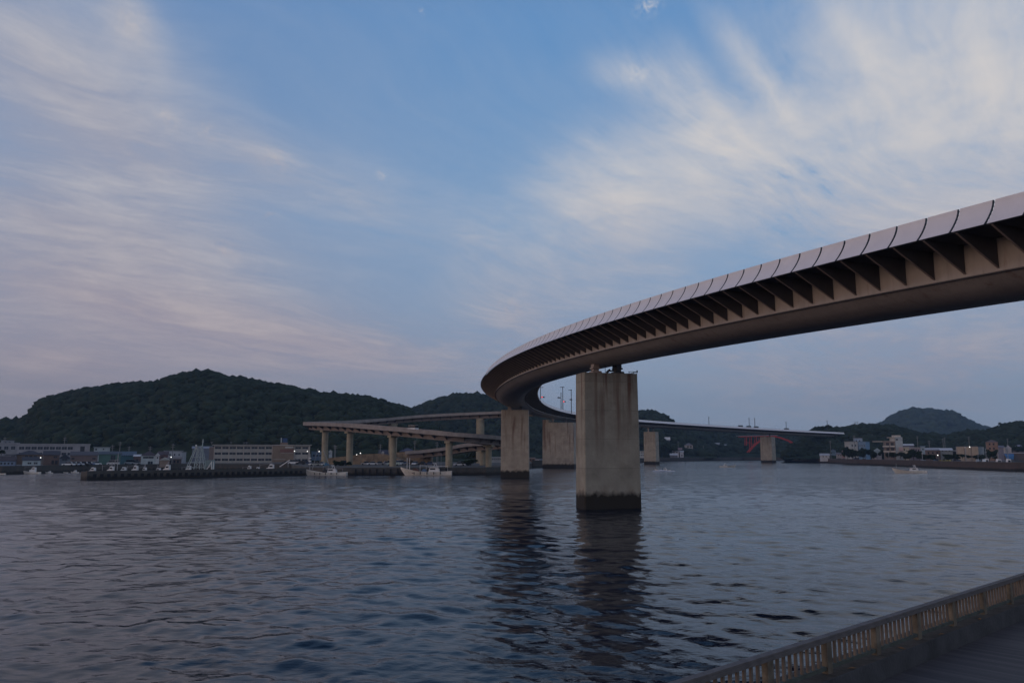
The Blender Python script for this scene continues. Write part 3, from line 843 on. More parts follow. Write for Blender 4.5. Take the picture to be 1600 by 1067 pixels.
edge_wall('quay_wall', [(x+0.2, y-off) for x, y in LG[12:21]], -3, GZ+1.3, 0.8, M['quay'], 'low far seawall beneath the distant half of the bridge', 'quay wall')
# right breakwater wall, running towards the camera
RWp = [(gx(1252, 812, 0), 810), (gx(1281, 642, 0), 642), (gx(1339, 518, 0), 518), (gx(1390, 466, 0), 466), (gx(1450, 397, 0), 397), (gx(1520, 348, 0), 348), (gx(1587, 312, 0), 312)]
rw = edge_wall('breakwater', RWp, -3, 3.45, 5.0, M['quay_right'], 'brown stained concrete breakwater wall along the right shore', 'breakwater')
# left breakwater: near face with fender recesses
BA = Vector((gx(135.5, 207, 0), 207)); BB = Vector((gx(478, 251, 0), 251))
lb = empty('breakwater', (BA.x, BA.y, 0), math.atan2(BB.y-BA.y, BB.x-BA.x), 'long dark low breakwater with a row of fenders in front of the left town', 'breakwater')
BL = (BB-BA).length
m = MB(); m.box(0, BL, 0, 5.0, -3, 2.05); m.box(0, BL, 0.02, 1.0, 2.053, 2.25); m.build('wall', M['quay'], lb)
nf_ = 36
for k in range(nf_):
    x = 1.8 + k*(BL-3.6)/(nf_-1)
    m = MB(); m.box(x-0.38, x+0.38, -0.25, -0.003, 0.55, 1.45); m.build('fender', M['rubber'], lb)
# fenders of the middle quay
A2 = Vector(LG[8]); B2 = Vector(LG[9]); d2 = (B2-A2).normalized()
for k in range(14):
    p = A2 + d2*(1.5+k*2.2)
    m = MB(); m.obox((0, 0, 0), (0.5, 0.3, 1.9), math.atan2(d2.y, d2.x)); o = m.build('fender', M['rubber'])
    o.location = (p.x, p.y-off-0.35, 0.95)
    tag(o, 'black rubber fender bar on the dark quay face between the two moored fishing boats', 'fender', 'fender bars on the middle quay')

# ================================================================== PROMENADE AND RAILING (near right)
RZ_TOP = CAMZ - 4.0
p0 = Vector((1.29618*4, 4.22902*4)); dv = Vector((0.45921*4, 0.41321*4)); dl = dv.length; dn = dv.normalized()
rail_rz = math.atan2(dn.y, dn.x)
LEDGE = CAMZ - 4.0*1.2; FLOOR = CAMZ - 4.0*1.315
rail = empty('promenade_railing', (p0.x, p0.y, LEDGE), rail_rz, 'weathered railing with square posts and slim balusters along the promenade edge, lower right', 'railing')
HT = RZ_TOP - LEDGE
def jx(): return random.uniform(-0.004, 0.004)
I0, I1 = -4, 11
for i in range(I0, I1+1):
    x = i*dl
    m = MB(); m.box(x-0.11, x+0.11, -0.07, 0.07, 0.002, HT-0.118); m.build('post', M.setdefault('railpost', mat('post_paint', (0.15, 0.122, 0.088), 0.8, var=0.45, vscale=3.0, bump=0.3, bscale=20)), rail)
railm = mat('rail_paint', (0.125, 0.11, 0.105), 0.75, var=0.25, vscale=3.0, bump=0.2, bscale=25)
m = MB(); m.box(I0*dl-0.2, I1*dl+0.2, -0.11, 0.11, HT-0.115, HT-0.045); m.box(I0*dl-0.2, I1*dl+0.2, -0.085, 0.085, HT-0.043, HT); m.build('top_rail', railm, rail)
m = MB()
for i in range(I0, I1):
    m.box(i*dl+0.131, (i+1)*dl-0.131, -0.05, 0.05, 0.08, 0.16)
m.build('bottom_rail', mat('bottom_rail_paint', (0.075, 0.085, 0.07), 0.85, var=0.3, vscale=3.0), rail)
balm = mat('baluster_paint', (0.17, 0.13, 0.10), 0.8, var=0.35, vscale=2.5)
nb = 0
for i in range(-2, I1):
    for k in range(1, 9):
        if nb >= 100: break
        x = i*dl + 0.13 + (dl-0.26)*k/9.0
        m = MB(); m.box(x-0.034, x+0.034, -0.026, 0.026, 0.1605, HT-0.1155); m.build('baluster', balm, rail); nb += 1
m = MB()
for i in (-4, -3):
    for k in range(1, 9):
        x = i*dl + 0.13 + (dl-0.26)*k/9.0
        m.box(x-0.034, x+0.034, -0.026, 0.026, 0.1605, HT-0.1155)
# kerb wall carrying the railing
kerbm = mat('kerb_concrete', (0.060, 0.060, 0.064), 0.9, var=0.35, vscale=1.5, bump=0.4, bscale=12)
ledgem = mat('ledge_concrete', (0.075, 0.062, 0.050), 0.95, var=0.5, vscale=2.0, bump=0.5, bscale=9)
kerb = empty('seawall_kerb', (p0.x, p0.y, 0), rail_rz, 'dark raised concrete kerb of the promenade carrying the railing', 'kerb')
m = MB(); m.box(-18, 60, -0.28, 0.55, -3, LEDGE); m.build('ledge', ledgem, kerb)
m = MB(); m.box(-18, 60, -0.305, -0.283, FLOOR-0.2, LEDGE+0.004); m.build('kerb_face', kerbm, kerb)
leafm = mat('dead_leaf', (0.23, 0.12, 0.05), 0.9, var=0.3, vscale=20)
for (x, y, a) in ((8.4, -0.22, 0.4), (11.4, -0.2, 1.2), (6.0, -0.16, 2.0), (3.2, -0.2, 0.1)):
    m = MB(); 
    m.add([(-0.12, 0, 0.012), (0, -0.05, 0.03), (0.13, 0.0, 0.02), (0, 0.05, 0.014), (0, 0, 0.045)], [(0,1,4),(1,2,4),(2,3,4),(3,0,4)])
    o = m.build('dry_leaf', leafm)
    q = Vector((p0.x, p0.y)) + dn*x + Vector((-dn.y, dn.x))*y
    o.location = (q.x, q.y, LEDGE); o.rotation_euler = (0, 0, a)
    tag(o, 'small dry brown leaf lying on the kerb ledge under the railing', 'leaf', 'dry leaves on the kerb ledge')
# floor of the promenade: long boards square to the kerb
def deck_mat():
    m = bpy.data.materials.new('promenade_boards'); m.use_nodes = True
    T = NT(m.node_tree); b = m.node_tree.nodes['Principled BSDF']; b.inputs['Roughness'].default_value = 0.62
    tcn = T.node('ShaderNodeTexCoord'); obj = tcn.outputs['Object']
    s = T.node('ShaderNodeSeparateXYZ'); T.l.new(obj, s.inputs[0])
    q = T.math('DIVIDE', s.outputs[0], 0.145)
    fr = T.math('FRACT', q); idx = T.math('FLOOR', q)
    w = T.node('ShaderNodeTexWhiteNoise', noise_dimensions='1D'); T.l.new(idx, w.inputs['W'])
    gap = T.rng(T.math('ABSOLUTE', T.math('SUBTRACT', fr, 0.5)), 0.44, 0.49)
    gr = T.noise(T.mapping(obj, scale=(14, 0.8, 1)), 3, 5, 0.6)
    c = T.mix(w.outputs['Value'], (0.045, 0.042, 0.046), (0.115, 0.102, 0.104))
    c = T.mix(T.math('MULTIPLY', gr, 0.4), c, (0.045, 0.04, 0.042))
    c = T.mix(gap, c, (0.012, 0.012, 0.014))
    T.l.new(c, b.inputs['Base Color'])
    bn = T.node('ShaderNodeBump'); bn.inputs['Strength'].default_value = 0.5; bn.inputs['Distance'].default_value = 0.01
    T.l.new(T.math('SUBTRACT', gr, T.math('MULTIPLY', gap, 2.0)), bn.inputs['Height']); T.l.new(bn.outputs[0], b.inputs['Normal'])
    return m
m = MB(); m.box(-18, 60, -30, -0.307, -3, FLOOR)
o = m.build('promenade', deck_mat()); o.location = (p0.x, p0.y, 0); o.rotation_euler = (0, 0, rail_rz)
tag(o, 'dark boarded promenade floor in the lower right corner', None, None, 'structure')

# ================================================================== TOWN BUILDERS
def building(name, px0, px1, pyw, Y, depth, label, col, roof=('flat', 0.35, None), wins=(), cat='house', zb=GZ, rz=0.0, group=None, over=0.35, doors=()):
    """front wall between two pixel columns at depth Y, wall top at pixel row pyw"""
    zt = zz(pyw, Y); x0 = gx(px0, Y, 5); x1 = gx(px1, Y, 5); xc = (x0+x1)/2
    global KF
    rz = rz - math.atan2(xc, Y)*0.92; KF = math.cos(rz); w = (x1-x0)*KF
    t = empty(name, (xc, Y, zb), rz, label, cat, group)
    h = zt - zb; hw = w/2
    m = MB(); m.box(-hw, hw, 0, depth, -1.0, h); wl = m.build('wall', paint(col), t)
    kind, rh, rc = roof
    rm = paint(rc or tuple(c*0.55 for c in col), 0.8)
    m = MB(); o_ = over
    if kind == 'flat':
        m.box(-hw-o_, hw+o_, -o_, depth+o_, h+0.003, h+rh)
    elif kind == 'gable':      # ridge runs left to right
        m.prism([(-o_, h+0.003), (depth+o_, h+0.003), (depth/2, h+rh)], 'x', -hw-o_, hw+o_)
    elif kind == 'front':      # gable end faces the water
        m.prism([(-hw-o_, h+0.003), (hw+o_, h+0.003), (0, h+rh)], 'y', -o_, depth+o_)
    elif kind == 'hip':
        k = min(depth, w)*0.45
        b = [(-hw-o_, -o_, h+0.003), (hw+o_, -o_, h+0.003), (hw+o_, depth+o_, h+0.003), (-hw-o_, depth+o_, h+0.003), (-hw+k, depth/2, h+rh), (hw-k, depth/2, h+rh)]
        m.add(b, [(0,1,5,4), (1,2,5), (2,3,4,5), (3,0,4), (3,2,1,0)])
    elif kind == 'shed':
        m.prism([(-o_, h+0.003), (depth+o_, h+0.003), (depth+o_, h+rh)], 'x', -hw-o_, hw+o_)
    rf = m.build('roof', rm, t)
    for wdef in wins:
        n, pa, pb, pya, pyb = wdef[:5]; fr = wdef[5] if len(wdef) > 5 else 0.75
        xa = (gx(pa, Y, 5)-xc)*KF; xb = (gx(pb, Y, 5)-xc)*KF; za = zz(pya, Y)-zb; zb2 = zz(pyb, Y)-zb
        st = (xb-xa)/n
        for i in range(n):
            c = xa + st*(i+0.5); ww = st*fr/2
            m = MB(); m.box(c-ww, c+ww, -0.03, -0.003, zb2, za, 0)
            fo = m.build('window', M['glass'], t)
            m = MB(); q = 0.07
            m.box(c-ww-q, c+ww+q, -0.09, -0.004, zb2-q-0.06, zb2-0.003); m.box(c-ww-q, c+ww+q, -0.09, -0.004, za+0.003, za+q)
            m.box(c-ww-q, c-ww-0.003, -0.09, -0.004, zb2, za); m.box(c+ww+0.003, c+ww+q, -0.09, -0.004, zb2, za)
            if ww > 0.55: m.box(c-0.03, c+0.03, -0.06, -0.032, zb2, za)
            fr_ = MB(); fr_.v, fr_.f, fr_.m = m.v, m.f, m.m
            fr_.build('frame', paint(tuple(min(0.6, cc*1.15) for cc in col)), fo)
    for (pa, pb, pya) in doors:
        xa = (gx(pa, Y, 5)-xc)*KF; xb = (gx(pb, Y, 5)-xc)*KF; za = zz(pya, Y)-zb
        m = MB(); m.box(xa, xb, -0.05, -0.003, 0.0, za); m.build('door', M['dark_metal'], t)
    return t, h, w

BR = (0.17, 0.115, 0.085); DR = (0.045, 0.045, 0.055); WH = (0.52, 0.52, 0.52); GR = (0.30, 0.29, 0.30); CRM = (0.44, 0.37, 0.29)
# ---- left town, from left to right
building('school_building', -60, 27, 692.5, 415, 12, 'grey concrete block with a raised roof corner at the left edge, above the roofs', GR, ('flat', .4, GR), [(6, -40, 24, 697, 702, .6)], 'building')
building('stair_block', 0, 19, 688.5, 425, 8, 'taller grey box standing behind the long two storey building at far left', (0.27, .28, .30), ('flat', .3, None), [(2, 3, 16, 690.5, 693, .5)], 'building')
building('long_building', 28, 139, 694.3, 405, 11, 'long pale two storey building with a strip of dark windows behind the left houses', (0.33, .31, .32), ('flat', .35, (0.36, .35, .36)), [(9, 30, 113, 697.8, 702.2, .84), (9, 30, 113, 707, 711, .8)], 'building', doors=[(124, 131, 697)])
building('house', 25, 66, 710.0, 345, 9, 'wide brown house with a dark hipped roof behind the small white house on the left', BR, ('hip', 1.7, DR), [(3, 38, 58, 711.5, 714, .7)])
building('house', -14, 24, 720.0, 298, 9, 'low pale blue house with a dark roof at the left edge of the waterfront', (0.22, .27, .36), ('gable', 1.8, (0.06, .045, .045)), [(4, 0, 22, 722.5, 725.5, .55)])
building('house', 7, 24, 710.5, 335, 7, 'small grey walled house with one dark window behind the low pale blue house', GR, ('flat', .2, DR), [(1, 17, 23, 711.5, 714, .9)])
building('house', 36, 63, 719.2, 301, 7, 'small white waterfront house with two square windows and a dark roof', (0.42, .48, .50), ('gable', 1.3, DR), [(2, 42, 61, 722, 725, .6)])
building('house', 68, 91.5, 710.8, 316, 9, 'tall dark brown timber house beside a lit lamp on the left waterfront', (0.15, .10, .085), ('gable', 1.7, DR), [(1, 83, 90, 712.5, 715.5, .8), (2, 80, 91, 719, 725, .7)])
building('house', 93.5, 108.5, 716, 310, 8, 'small house with a dark front gable and a white framed window', (0.12, .14, .17), ('front', 1.7, (0.03, .035, .05)), [(1, 95, 107.5, 716.8, 719, .62)])
building('shed', 110, 151, 711.2, 350, 14, 'wide brown weathered boat shed with a shallow roof behind parked cars', (0.17, .125, .115), ('gable', 1.7, (0.075, .07, .08)), [(1, 112, 117, 715, 717.5, .9), (1, 144, 149.5, 715, 717.5, .9)], 'shed')
building('house', 146, 170, 698.8, 410, 8, 'pale flat roofed house with two tiny windows above the green warehouse', (0.36, .40, .41), ('flat', .25, None), [(1, 148, 151, 700.5, 703.5, .8), (1, 159.5, 162, 700.5, 702.5, .8)])
building('warehouse', 154.5, 187, 709.5, 325, 16, 'dark green corrugated warehouse on the left waterfront', (0.075, .15, .13), ('gable', 1.2, (0.05, .07, .09)), [(1, 172, 181, 711, 722, .8)], 'warehouse')
building('warehouse', 188, 210.5, 712, 352, 14, 'blue green corrugated shed with a row of pale vents, right of the green warehouse', (0.05, .13, .16), ('shed', 2.0, (0.045, .08, .12)), [(7, 190, 210, 711.2, 712.3, .45)], 'warehouse')
building('house', 209, 220, 713.0, 350, 7, 'narrow brown lean-to house tucked left of the white house with the dark roof', (0.13, .085, .08), ('shed', .9, WH), [(1, 211, 217, 717, 720, .8)])
building('house', 220.5, 243, 711.8, 335, 9, 'white two storey house with a dark hipped roof and a long upper window', (0.46, .50, .50), ('hip', 1.9, (0.055, .04, .045)), [(1, 223, 240.5, 713.2, 716.0, .93), (1, 231, 239.5, 720.5, 725, .9)])
building('shrine_tower', 243.3, 248.5, 712.0, 336, 2.5, 'slim white turret with a small pointed roof beside the white house', WH, ('front', 1.2, WH), [(1, 244.5, 247.5, 713.5, 716.5, .6)], 'turret')
building('house', 247, 262, 710.5, 380, 8, 'dark reddish house with a tiled gable roof behind the slim turret', (0.15, .08, .075), ('gable', 1.7, (0.07, .05, .055)), [(1, 251, 256, 713, 715, .8)])
building('house', 250, 264.5, 718.8, 325, 7, 'small beige house with a pale front gable near the water', (0.27, .20, .155), ('front', 1.1, (0.42, .42, .38)), [])
building('building', 256, 284.5, 704.4, 410, 9, 'pale grey two storey block above the beige gabled house', (0.38, .40, .43), ('flat', .25, None), [(3, 262, 283, 709, 711.5, .3)], 'building')
building('shed', 262, 283, 717.0, 352, 9, 'dark brown low shed between the beige gabled house and the white steel tower', (0.09, .065, .06), ('shed', .9, (0.16, .13, .12)), [(3, 265, 281, 719, 723, .5)], 'shed')
building('house', 284, 290, 706, 395, 8, 'narrow pale blue house left of the white steel tower', (0.30, .34, .38), ('flat', .2, None), [])
building('house', 300, 331, 700.5, 430, 8, 'low dim grey house behind the white steel tower', (0.15, .17, .21), ('gable', 1.2, (0.24, .26, .30)), [])

# ---- the long three storey market hall
t, h, w = building('market_hall', 335.5, 484, 695.6, 405, 14, 'long three storey cream building with rows of windows and a brown middle section', (0.40, .37, .33), ('flat', .30, (0.46, .43, .40)),
    [(8, 336, 425, 698.0, 701.3, .86), (8, 336, 425, 706.6, 710.2, .86), (8, 336, 425, 716.2, 719.6, .86),
     (1, 427, 431.5, 698, 700.6, .9), (2, 460, 482.5, 698, 701, .8), (2, 460, 482.5, 706.6, 710, .8), (2, 460, 482.5, 717, 720.5, .8)], 'building', over=0.9)
def hall_box(nm, pa, pb, ya, yb, y0, y1, mt, Y=405, t=t):
    xc = t.location.x; m = MB(); m.box((gx(pa, Y, 5)-xc)*KF, (gx(pb, Y, 5)-xc)*KF, y0, y1, zz(yb, Y)-GZ, zz(ya, Y)-GZ); return m.build(nm, mt, t)
for i in range(9):
    px = 336 + 89*i/8
    hall_box('pilaster', px-0.55, px+0.55, 696.0, 723, -0.45, -0.095, paint((0.44, .385, .335)))
hall_box('pilaster', 482.9, 484.6, 696, 723, -0.45, -0.003, paint((0.50, .45, .41)))
hall_box('stair_tower', 425.4, 459.0, 694.5, 721.5, -0.8, -0.003, paint((0.235, .17, .12)))
hall_box('tower_band', 437, 458.6, 701.5, 706.6, -0.86, -0.803, paint((0.20, .095, .075)))
hall_box('tower_band', 445, 458, 697.3, 699.8, -0.88, -0.803, paint((0.48, .45, .40)))
hall_box('ledge', 438, 458, 707.1, 707.6, -1.0, -0.862, paint((0.45, .43, .40)))
hall_box('ledge', 427, 446, 717.2, 717.8, -0.98, -0.803, paint((0.45, .43, .40)))
hall_box('canopy', 425.4, 484, 721.8, 722.8, -3.2, -0.805, paint((0.20, .17, .15)))
hall_box('penthouse', 437, 449, 691.0, 695.2, 2, 7, paint((0.20, .14, .10)))
hall_box('water_tank', 440.5, 448, 684.0, 690.9, 2.8, 6.4, paint((0.035, .07, .16)))
hall_box('tank_post', 437.5, 439.2, 683.5, 690.9, 2.6, 3.4, paint((0.40, .42, .43)))
hall_box('stair_wing', 328, 335.3, 698, 723, 1, 10, paint((0.19, .155, .14)))
for px in (361, 381, 385, 331.5):
    xc = t.location.x; x = (gx(px, 405, 11)-xc)*KF; z0 = zz(695.4, 405)-GZ
    m = MB(); m.bar((x, 4, z0), (x, 4, z0+1.6), 0.08); m.bar((x-0.7, 4, z0+1.5), (x+0.7, 4, z0+1.5), 0.07); m.bar((x-0.5, 4, z0+1.2), (x+0.5, 4, z0+1.2), 0.07); m.build('roof_antenna', M['steel'], t)

building('building', 486.5, 503.5, 705.0, 430, 8, 'small blue grey building between the market hall and the first ramp column', (0.13, .19, .26), ('flat', .2, None), [(3, 488, 502, 710, 713, .7)], 'building')
building('house', 513.5, 518.7, 705.5, 440, 6, 'tiny white house right of the first ramp column', WH, ('front', .9, WH), [(1, 514.3, 516, 707.5, 709.5, .9)])
building('house', 592, 611, 709.0, 385, 9, 'house with a white front gable rising above the stone wall', (0.16, .16, .19), ('gable', 1.9, (0.07, .07, .10)), [])
building('house', 596.2, 599.8, 707.3, 383, 3, 'narrow white gabled dormer beside the third ramp column', WH, ('front', .8, (0.5, .5, .52)), [])
building('house', 624, 649, 705.0, 395, 9, 'wide blue grey tiled roof house above the retaining wall', (0.10, .10, .14), ('hip', 1.6, (0.075, .08, .13)), [])
building('building', 766, 785, 714.5, 425, 8, 'white low building with small square windows seen left of the second pier', (0.46, .46, .45), ('flat', .3, WH), [(5, 768, 783, 716.2, 718.2, .4)], 'building', zb=GZ)
building('house', 824, 836, 715.5, 470, 6, 'small brown waterfront shed between the second and third piers', (0.20, .13, .10), ('flat', .3, (0.35, .33, .33)), [(2, 827, 835, 717.2, 719.2, .6)])
building('house', 836.5, 842, 717.2, 468, 5, 'small pale hut close to the left edge of the third pier', (0.38, .37, .38), ('flat', .3, None), [])
building('building', 995, 1009, 704.8, 700, 9, 'pale cream apartment block glimpsed in the gap right of the nearest pier', (0.46, .45, .42), ('flat', .3, None), [(3, 998, 1008, 706.2, 708, .5), (3, 998, 1008, 710.2, 712, .5)], 'building', zb=2.3)

# retaining walls of the ramp approach
def poly_wall(name, pts, Y0, Y1, th, material, label, cat):
    """top edge given by pixels; the wall recedes from depth Y0 to Y1"""
    n = len(pts); m = MB(); rings = []
    for i, (px, py) in enumerate(pts):
        Y = Y0 + (Y1-Y0)*i/(n-1); p = at(px, py, Y)
        rings.append([(p.x, Y, -0.5), (p.x, Y, p.z), (p.x, Y+th, p.z), (p.x, Y+th, -0.5)])
    m.loft(rings); o = m.build(name, material); return tag(o, label, cat)
poly_wall('retaining_wall', [(500, 719), (512, 715.5), (540, 712.8), (562, 710), (592, 708.4), (604, 710), (613, 713), (622, 716.5), (640, 719)], 342, 335, 6, M['wall_stone'], 'tawny stone retaining wall behind the parked cars and first three ramp columns', 'wall')
poly_wall('retaining_wall', [(611, 707.5), (630, 706.0), (645, 704.6), (655, 703.8), (664, 703.2), (672.5, 702.8), (673.5, 702.8)], 346, 331, 9, M['wall_stone'], 'taller panelled retaining wall where the lowest ramp arm lands', 'wall')

# ---- white steel tower on the breakwater
def steel_tower():
    Y = 232; t = empty('steel_tower', (gx(304, Y, 2), Y, 2.25), 0.12, 'pale lattice steel tower with a tall mast standing on the breakwater', 'tower')
    k = Y/FPX; H = (733-697)*k
    def L(px, py): return ((px-304)*k, (733-py)*k)
    legs = [((292.5, 733), (305, 698)), ((304.5, 733), (308, 698)), ((320, 733), (313, 698)), ((312.8, 733), (313, 697))]
    for yy in (-1.1, 1.1):
        for (a, b) in legs:
            m = MB(); A = L(*a); B = L(*b); m.bar((A[0], yy, A[1]), (B[0], yy*0.55, B[1]), 0.20); m.build('leg', M['green_steel'], t)
    for (a, b) in (((293.5, 730.5), (319.5, 730.5)), ((298, 722.5), (318, 722.5)), ((302, 715), (316, 715)), ((304.5, 703), (314, 703)), ((304.5, 698.3), (314, 698.3))):
        m = MB(); A = L(*a); B = L(*b); m.box(A[0], B[0], -1.0, 1.0, A[1]-0.08, A[1]+0.08); m.build('platform', M['green_steel'], t)
    m = MB()
    for (a, b) in (((305, 730), (312.5, 722)), ((312.5, 730), (305.5, 722)), ((306, 722), (312.5, 715)), ((312.5, 722), (306.5, 715)), ((307, 715), (312.5, 709)), ((312.5, 715), (307, 709)), ((307, 709), (312.5, 703)), ((312.5, 709), (307, 703))):
        A = L(*a); B = L(*b); m.bar((A[0], -0.95, A[1]), (B[0], -0.95, B[1]), 0.11)
    m.build('bracing', M['green_steel'], t)
    m = MB(); A = L(313.8, 698); B = L(314.2, 687); m.bar((A[0], 0, A[1]), (B[0], 0, B[1]), 0.22); m.bar((A[0]-.1, 0, A[1]+1.2), (A[0]+.25, 0, A[1]+1.4), 0.3); m.build('mast', M['green_steel'], t)
    m = MB(); A = L(306, 700.5); m.bar((A[0]-0.3, 0, A[1]-.3), (A[0]-0.3, 0, A[1]+0.9), 0.35); m.build('winch', M['white'], t)
    return t
steel_tower()
Y = 234
t = empty('storage_tank', (gx(324, Y, 2), Y+1.0, 2.1), 0, 'pale green box tank beside the steel tower on the breakwater', 'tank')
m = MB(); m.box(-1.25, 1.0, 0, 2, 0.9, 2.7); m.build('tank_body', paint((0.24, .31, .31)), t)
for x in (-1.1, 0.85):
    m = MB(); m.box(x-.1, x+.1, 0.1, 1.9, 0, 0.897); m.build('leg', M['green_steel'], t)
m = MB(); m.bar((-1.2, 0, 2.75), (-1.2, 0, 3.4), .07); m.bar((-0.6, 0, 2.75), (-0.6, 0, 3.2), .07); m.bar((-1.2, 0, 3.3), (-0.5, 0, 3.1), .06); m.build('hand_rail', M['green_steel'], t)
Y = 230
t = empty('slipway_frame', (gx(329, Y, 2), Y, 2.26), 0, 'white triangular steel frame on the breakwater, right of the green tank', 'frame')
m = MB(); m.bar((-1.1, 0, 0), (0.15, 0, 2.0), .16); m.build('diagonal', M['white'], t)
for x in (0.2, 0.75):
    m = MB(); m.bar((x, 0, 0), (x, 0, 2.25), .15); m.build('upright', M['white'], t)
m = MB(); m.bar((-1.1, .02, .05), (-0.2, .02, .9), .1); m.build('brace', M['white'], t)

# ---- right shore buildings
GR_Z = GZ
building('apartment_house', 1328.5, 1341.2, 690.0, 575, 9, 'pale grey left face of the tall blue house on the right shore', (0.42, .42, .40), ('flat', .3, None), [(2, 1330, 1340, 694, 697.5, .35)], 'house', rz=0.35)
building('apartment_house', 1341.4, 1355, 690.0, 573, 10, 'light blue right face of the tall house on the right shore, shade painted in', (0.16, .26, .38), ('flat', .3, None), [(3, 1342, 1354, 694.5, 697.5, .35)], 'house', rz=-0.3)  # other face of the same corner house, its shade painted as blue
building('apartment_house', 1335.5, 1349, 684.3, 583, 8, 'raised top storey block of the pale blue house on the right shore', (0.26, .34, .44), ('flat', .3, (0.1, .1, .12)), [(2, 1337, 1347, 687.5, 690, .35)], 'house')
building('house', 1281.5, 1296, 711.5, 610, 8, 'small white cottage with a low gable at the left end of the right shore', WH, ('gable', 1.6, (0.4, .4, .42)), [(2, 1284, 1293, 712.3, 714, .35)])
building('house', 1285.5, 1297, 705.2, 660, 8, 'white and dark two storey house behind the first cottage on the right shore', (0.28, .28, .31), ('hip', 1.5, (0.10, .10, .13)), [(2, 1287, 1295, 706, 708, .6)])
building('house', 1297.5, 1306.5, 704.0, 655, 8, 'blue grey house between the dark two storey house and the pink house', (0.15, .22, .28), ('hip', 1.2, (0.10, .12, .15)), [(2, 1299, 1305, 706, 708, .45)])
building('house', 1307, 1316.5, 709.5, 640, 7, 'low white house left of the pink house on the right shore', (0.40, .38, .38), ('gable', 1.4, (0.13, .12, .13)), [(2, 1308.5, 1315.5, 710.5, 712, .4)])
building('house', 1316.3, 1322.5, 704.5, 632, 7, 'pinkish brown house with a dark red roof on the right shore', (0.34, .20, .17), ('hip', 1.6, (0.11, .06, .06)), [(1, 1318, 1321, 706, 708.5, .7)])
building('house', 1366, 1377, 704.5, 520, 6, 'small pale blue gabled house above two white storage boxes', (0.26, .34, .38), ('front', 1.9, (0.30, .38, .42)), [(1, 1367, 1369, 706, 707.5, .9)], zb=GZ)
for k, (a, b, lab) in enumerate(((1362.2, 1369.8, 'left white storage box by the water below the small blue gabled house'), (1370.2, 1377.7, 'right white storage box by the water below the small blue gabled house'))):
    building('storage_box', a, b, 708.8, 506, 4, lab, (0.48, .45, .47), ('flat', .12, None), [], 'box', zb=zz(715.6, 506)-0.0, over=0.02)
# four storey hotel
Y = 486
t, h, w = building('hotel', 1382.5, 1399.8, 689.8, Y, 11, 'four storey cream hotel with balconies and a stair tower on the right shore', (0.20, .16, .135), ('flat', .35, (0.36, .30, .27)), [(2, 1384.5, 1399, 691.5, 696, .6), (2, 1384.5, 1399, 699.5, 704, .6)], 'hotel')
def ht(nm, pa, pb, ya, yb, y0, y1, mt):
    xc = t.location.x; m = MB(); m.box((gx(pa, Y, 5)-xc)*KF, (gx(pb, Y, 5)-xc)*KF, y0, y1, max(0, zz(yb, Y)-GZ), zz(ya, Y)-GZ); return m.build(nm, mt, t)
pal = paint((0.55, .50, .44))
ht('balcony', 1380.2, 1390.6, 696.2, 698.3, -1.5, -0.1, pal); ht('balcony', 1391.6, 1399.4, 696.2, 698.3, -1.5, -0.1, pal)
ht('balcony', 1381, 1390.8, 704.2, 706.2, -1.5, -0.1, pal); ht('balcony', 1391.8, 1400, 704.2, 706.2, -1.5, -0.1, pal)
ht('top_storey', 1392.3, 1400, 684, 689.2, 0.4, 8, paint((0.46, .44, .40)))
ht('roof_canopy', 1388.2, 1400, 683.0, 683.8, -0.3, 8.4, pal)
ht('tower', 1400.2, 1411.5, 682.8, 722, -0.6, 8, paint((0.36, .41, .43)))  # bluish grey puts the shade of the side-turned face into the wall colour
ht('tower_top', 1396, 1409, 680, 682.7, 0.2, 7.2, pal)
wn = ht('tower_window', 1401.2, 1404.6, 685.6, 687.8, -0.64, -0.603, M['glass'])
ht('wing', 1405, 1412.3, 698.2, 704.5, -3.0, -0.62, paint((0.42, .31, .30)))
ht('entrance_gable', 1402.5, 1413, 706.2, 712, -3.4, -3.02, paint((0.46, .40, .34)))
ht('roof_edge', 1365, 1382, 689.0, 690.0, 2, 2.5, pal)
building('house', 1412.5, 1421, 698.5, 462, 6, 'flat roofed cream house with a bright yellowish corner right of the hotel tower', (0.42, .38, .30), ('flat', .25, (0.32, .32, .36)), [(1, 1412.8, 1414.8, 700.5, 704, .8)])
building('boat_shed', 1411.5, 1429, 695.8, 520, 14, 'low building with a bright slanting white roof edge behind the hotel', (0.14, .14, .18), ('shed', 1.2, WH), [], 'shed')
building('house', 1421.5, 1439.5, 699.5, 470, 8, 'pinkish grey house with two small dark windows between hotel and blue house', (0.34, .29, .31), ('flat', .25, WH), [(2, 1430, 1438, 702, 706, .4)])
building('house', 1440, 1446, 697.5, 440, 7, 'narrow pale blue two storey house left of the long brown shed', (0.28, .36, .42), ('flat', .3, (0.16, .24, .34)), [(1, 1441.8, 1444.2, 700.5, 703, .8)])
building('long_shed', 1446.3, 1470, 703.0, 455, 12, 'long brown walled shed with a pale roof band on the right shore', (0.16, .12, .11), ('shed', 1.4, (0.34, .33, .35)), [(3, 1448, 1468, 706, 709, .4)], 'shed')
building('long_shed', 1470.3, 1489, 703.5, 450, 12, 'grey green shed with three small dark windows and a white roof strip', (0.23, .25, .25), ('shed', 1.4, (0.50, .49, .50)), [(3, 1471, 1487, 703.9, 705, .35)], 'shed')
building('shed', 1489.3, 1496, 704.5, 450, 10, 'dark open fronted shed left of the big beige warehouse', (0.07, .07, .09), ('flat', .4, WH), [(2, 1490, 1495.6, 706, 712, .7)], 'shed')
t, h, w = building('warehouse', 1496.5, 1529, 698.0, 425, 16, 'big beige panelled warehouse on the right shore', (0.40, .32, .245), ('flat', .25, (0.25, .24, .26)), [], 'warehouse', over=0.05)
xc = t.location.x
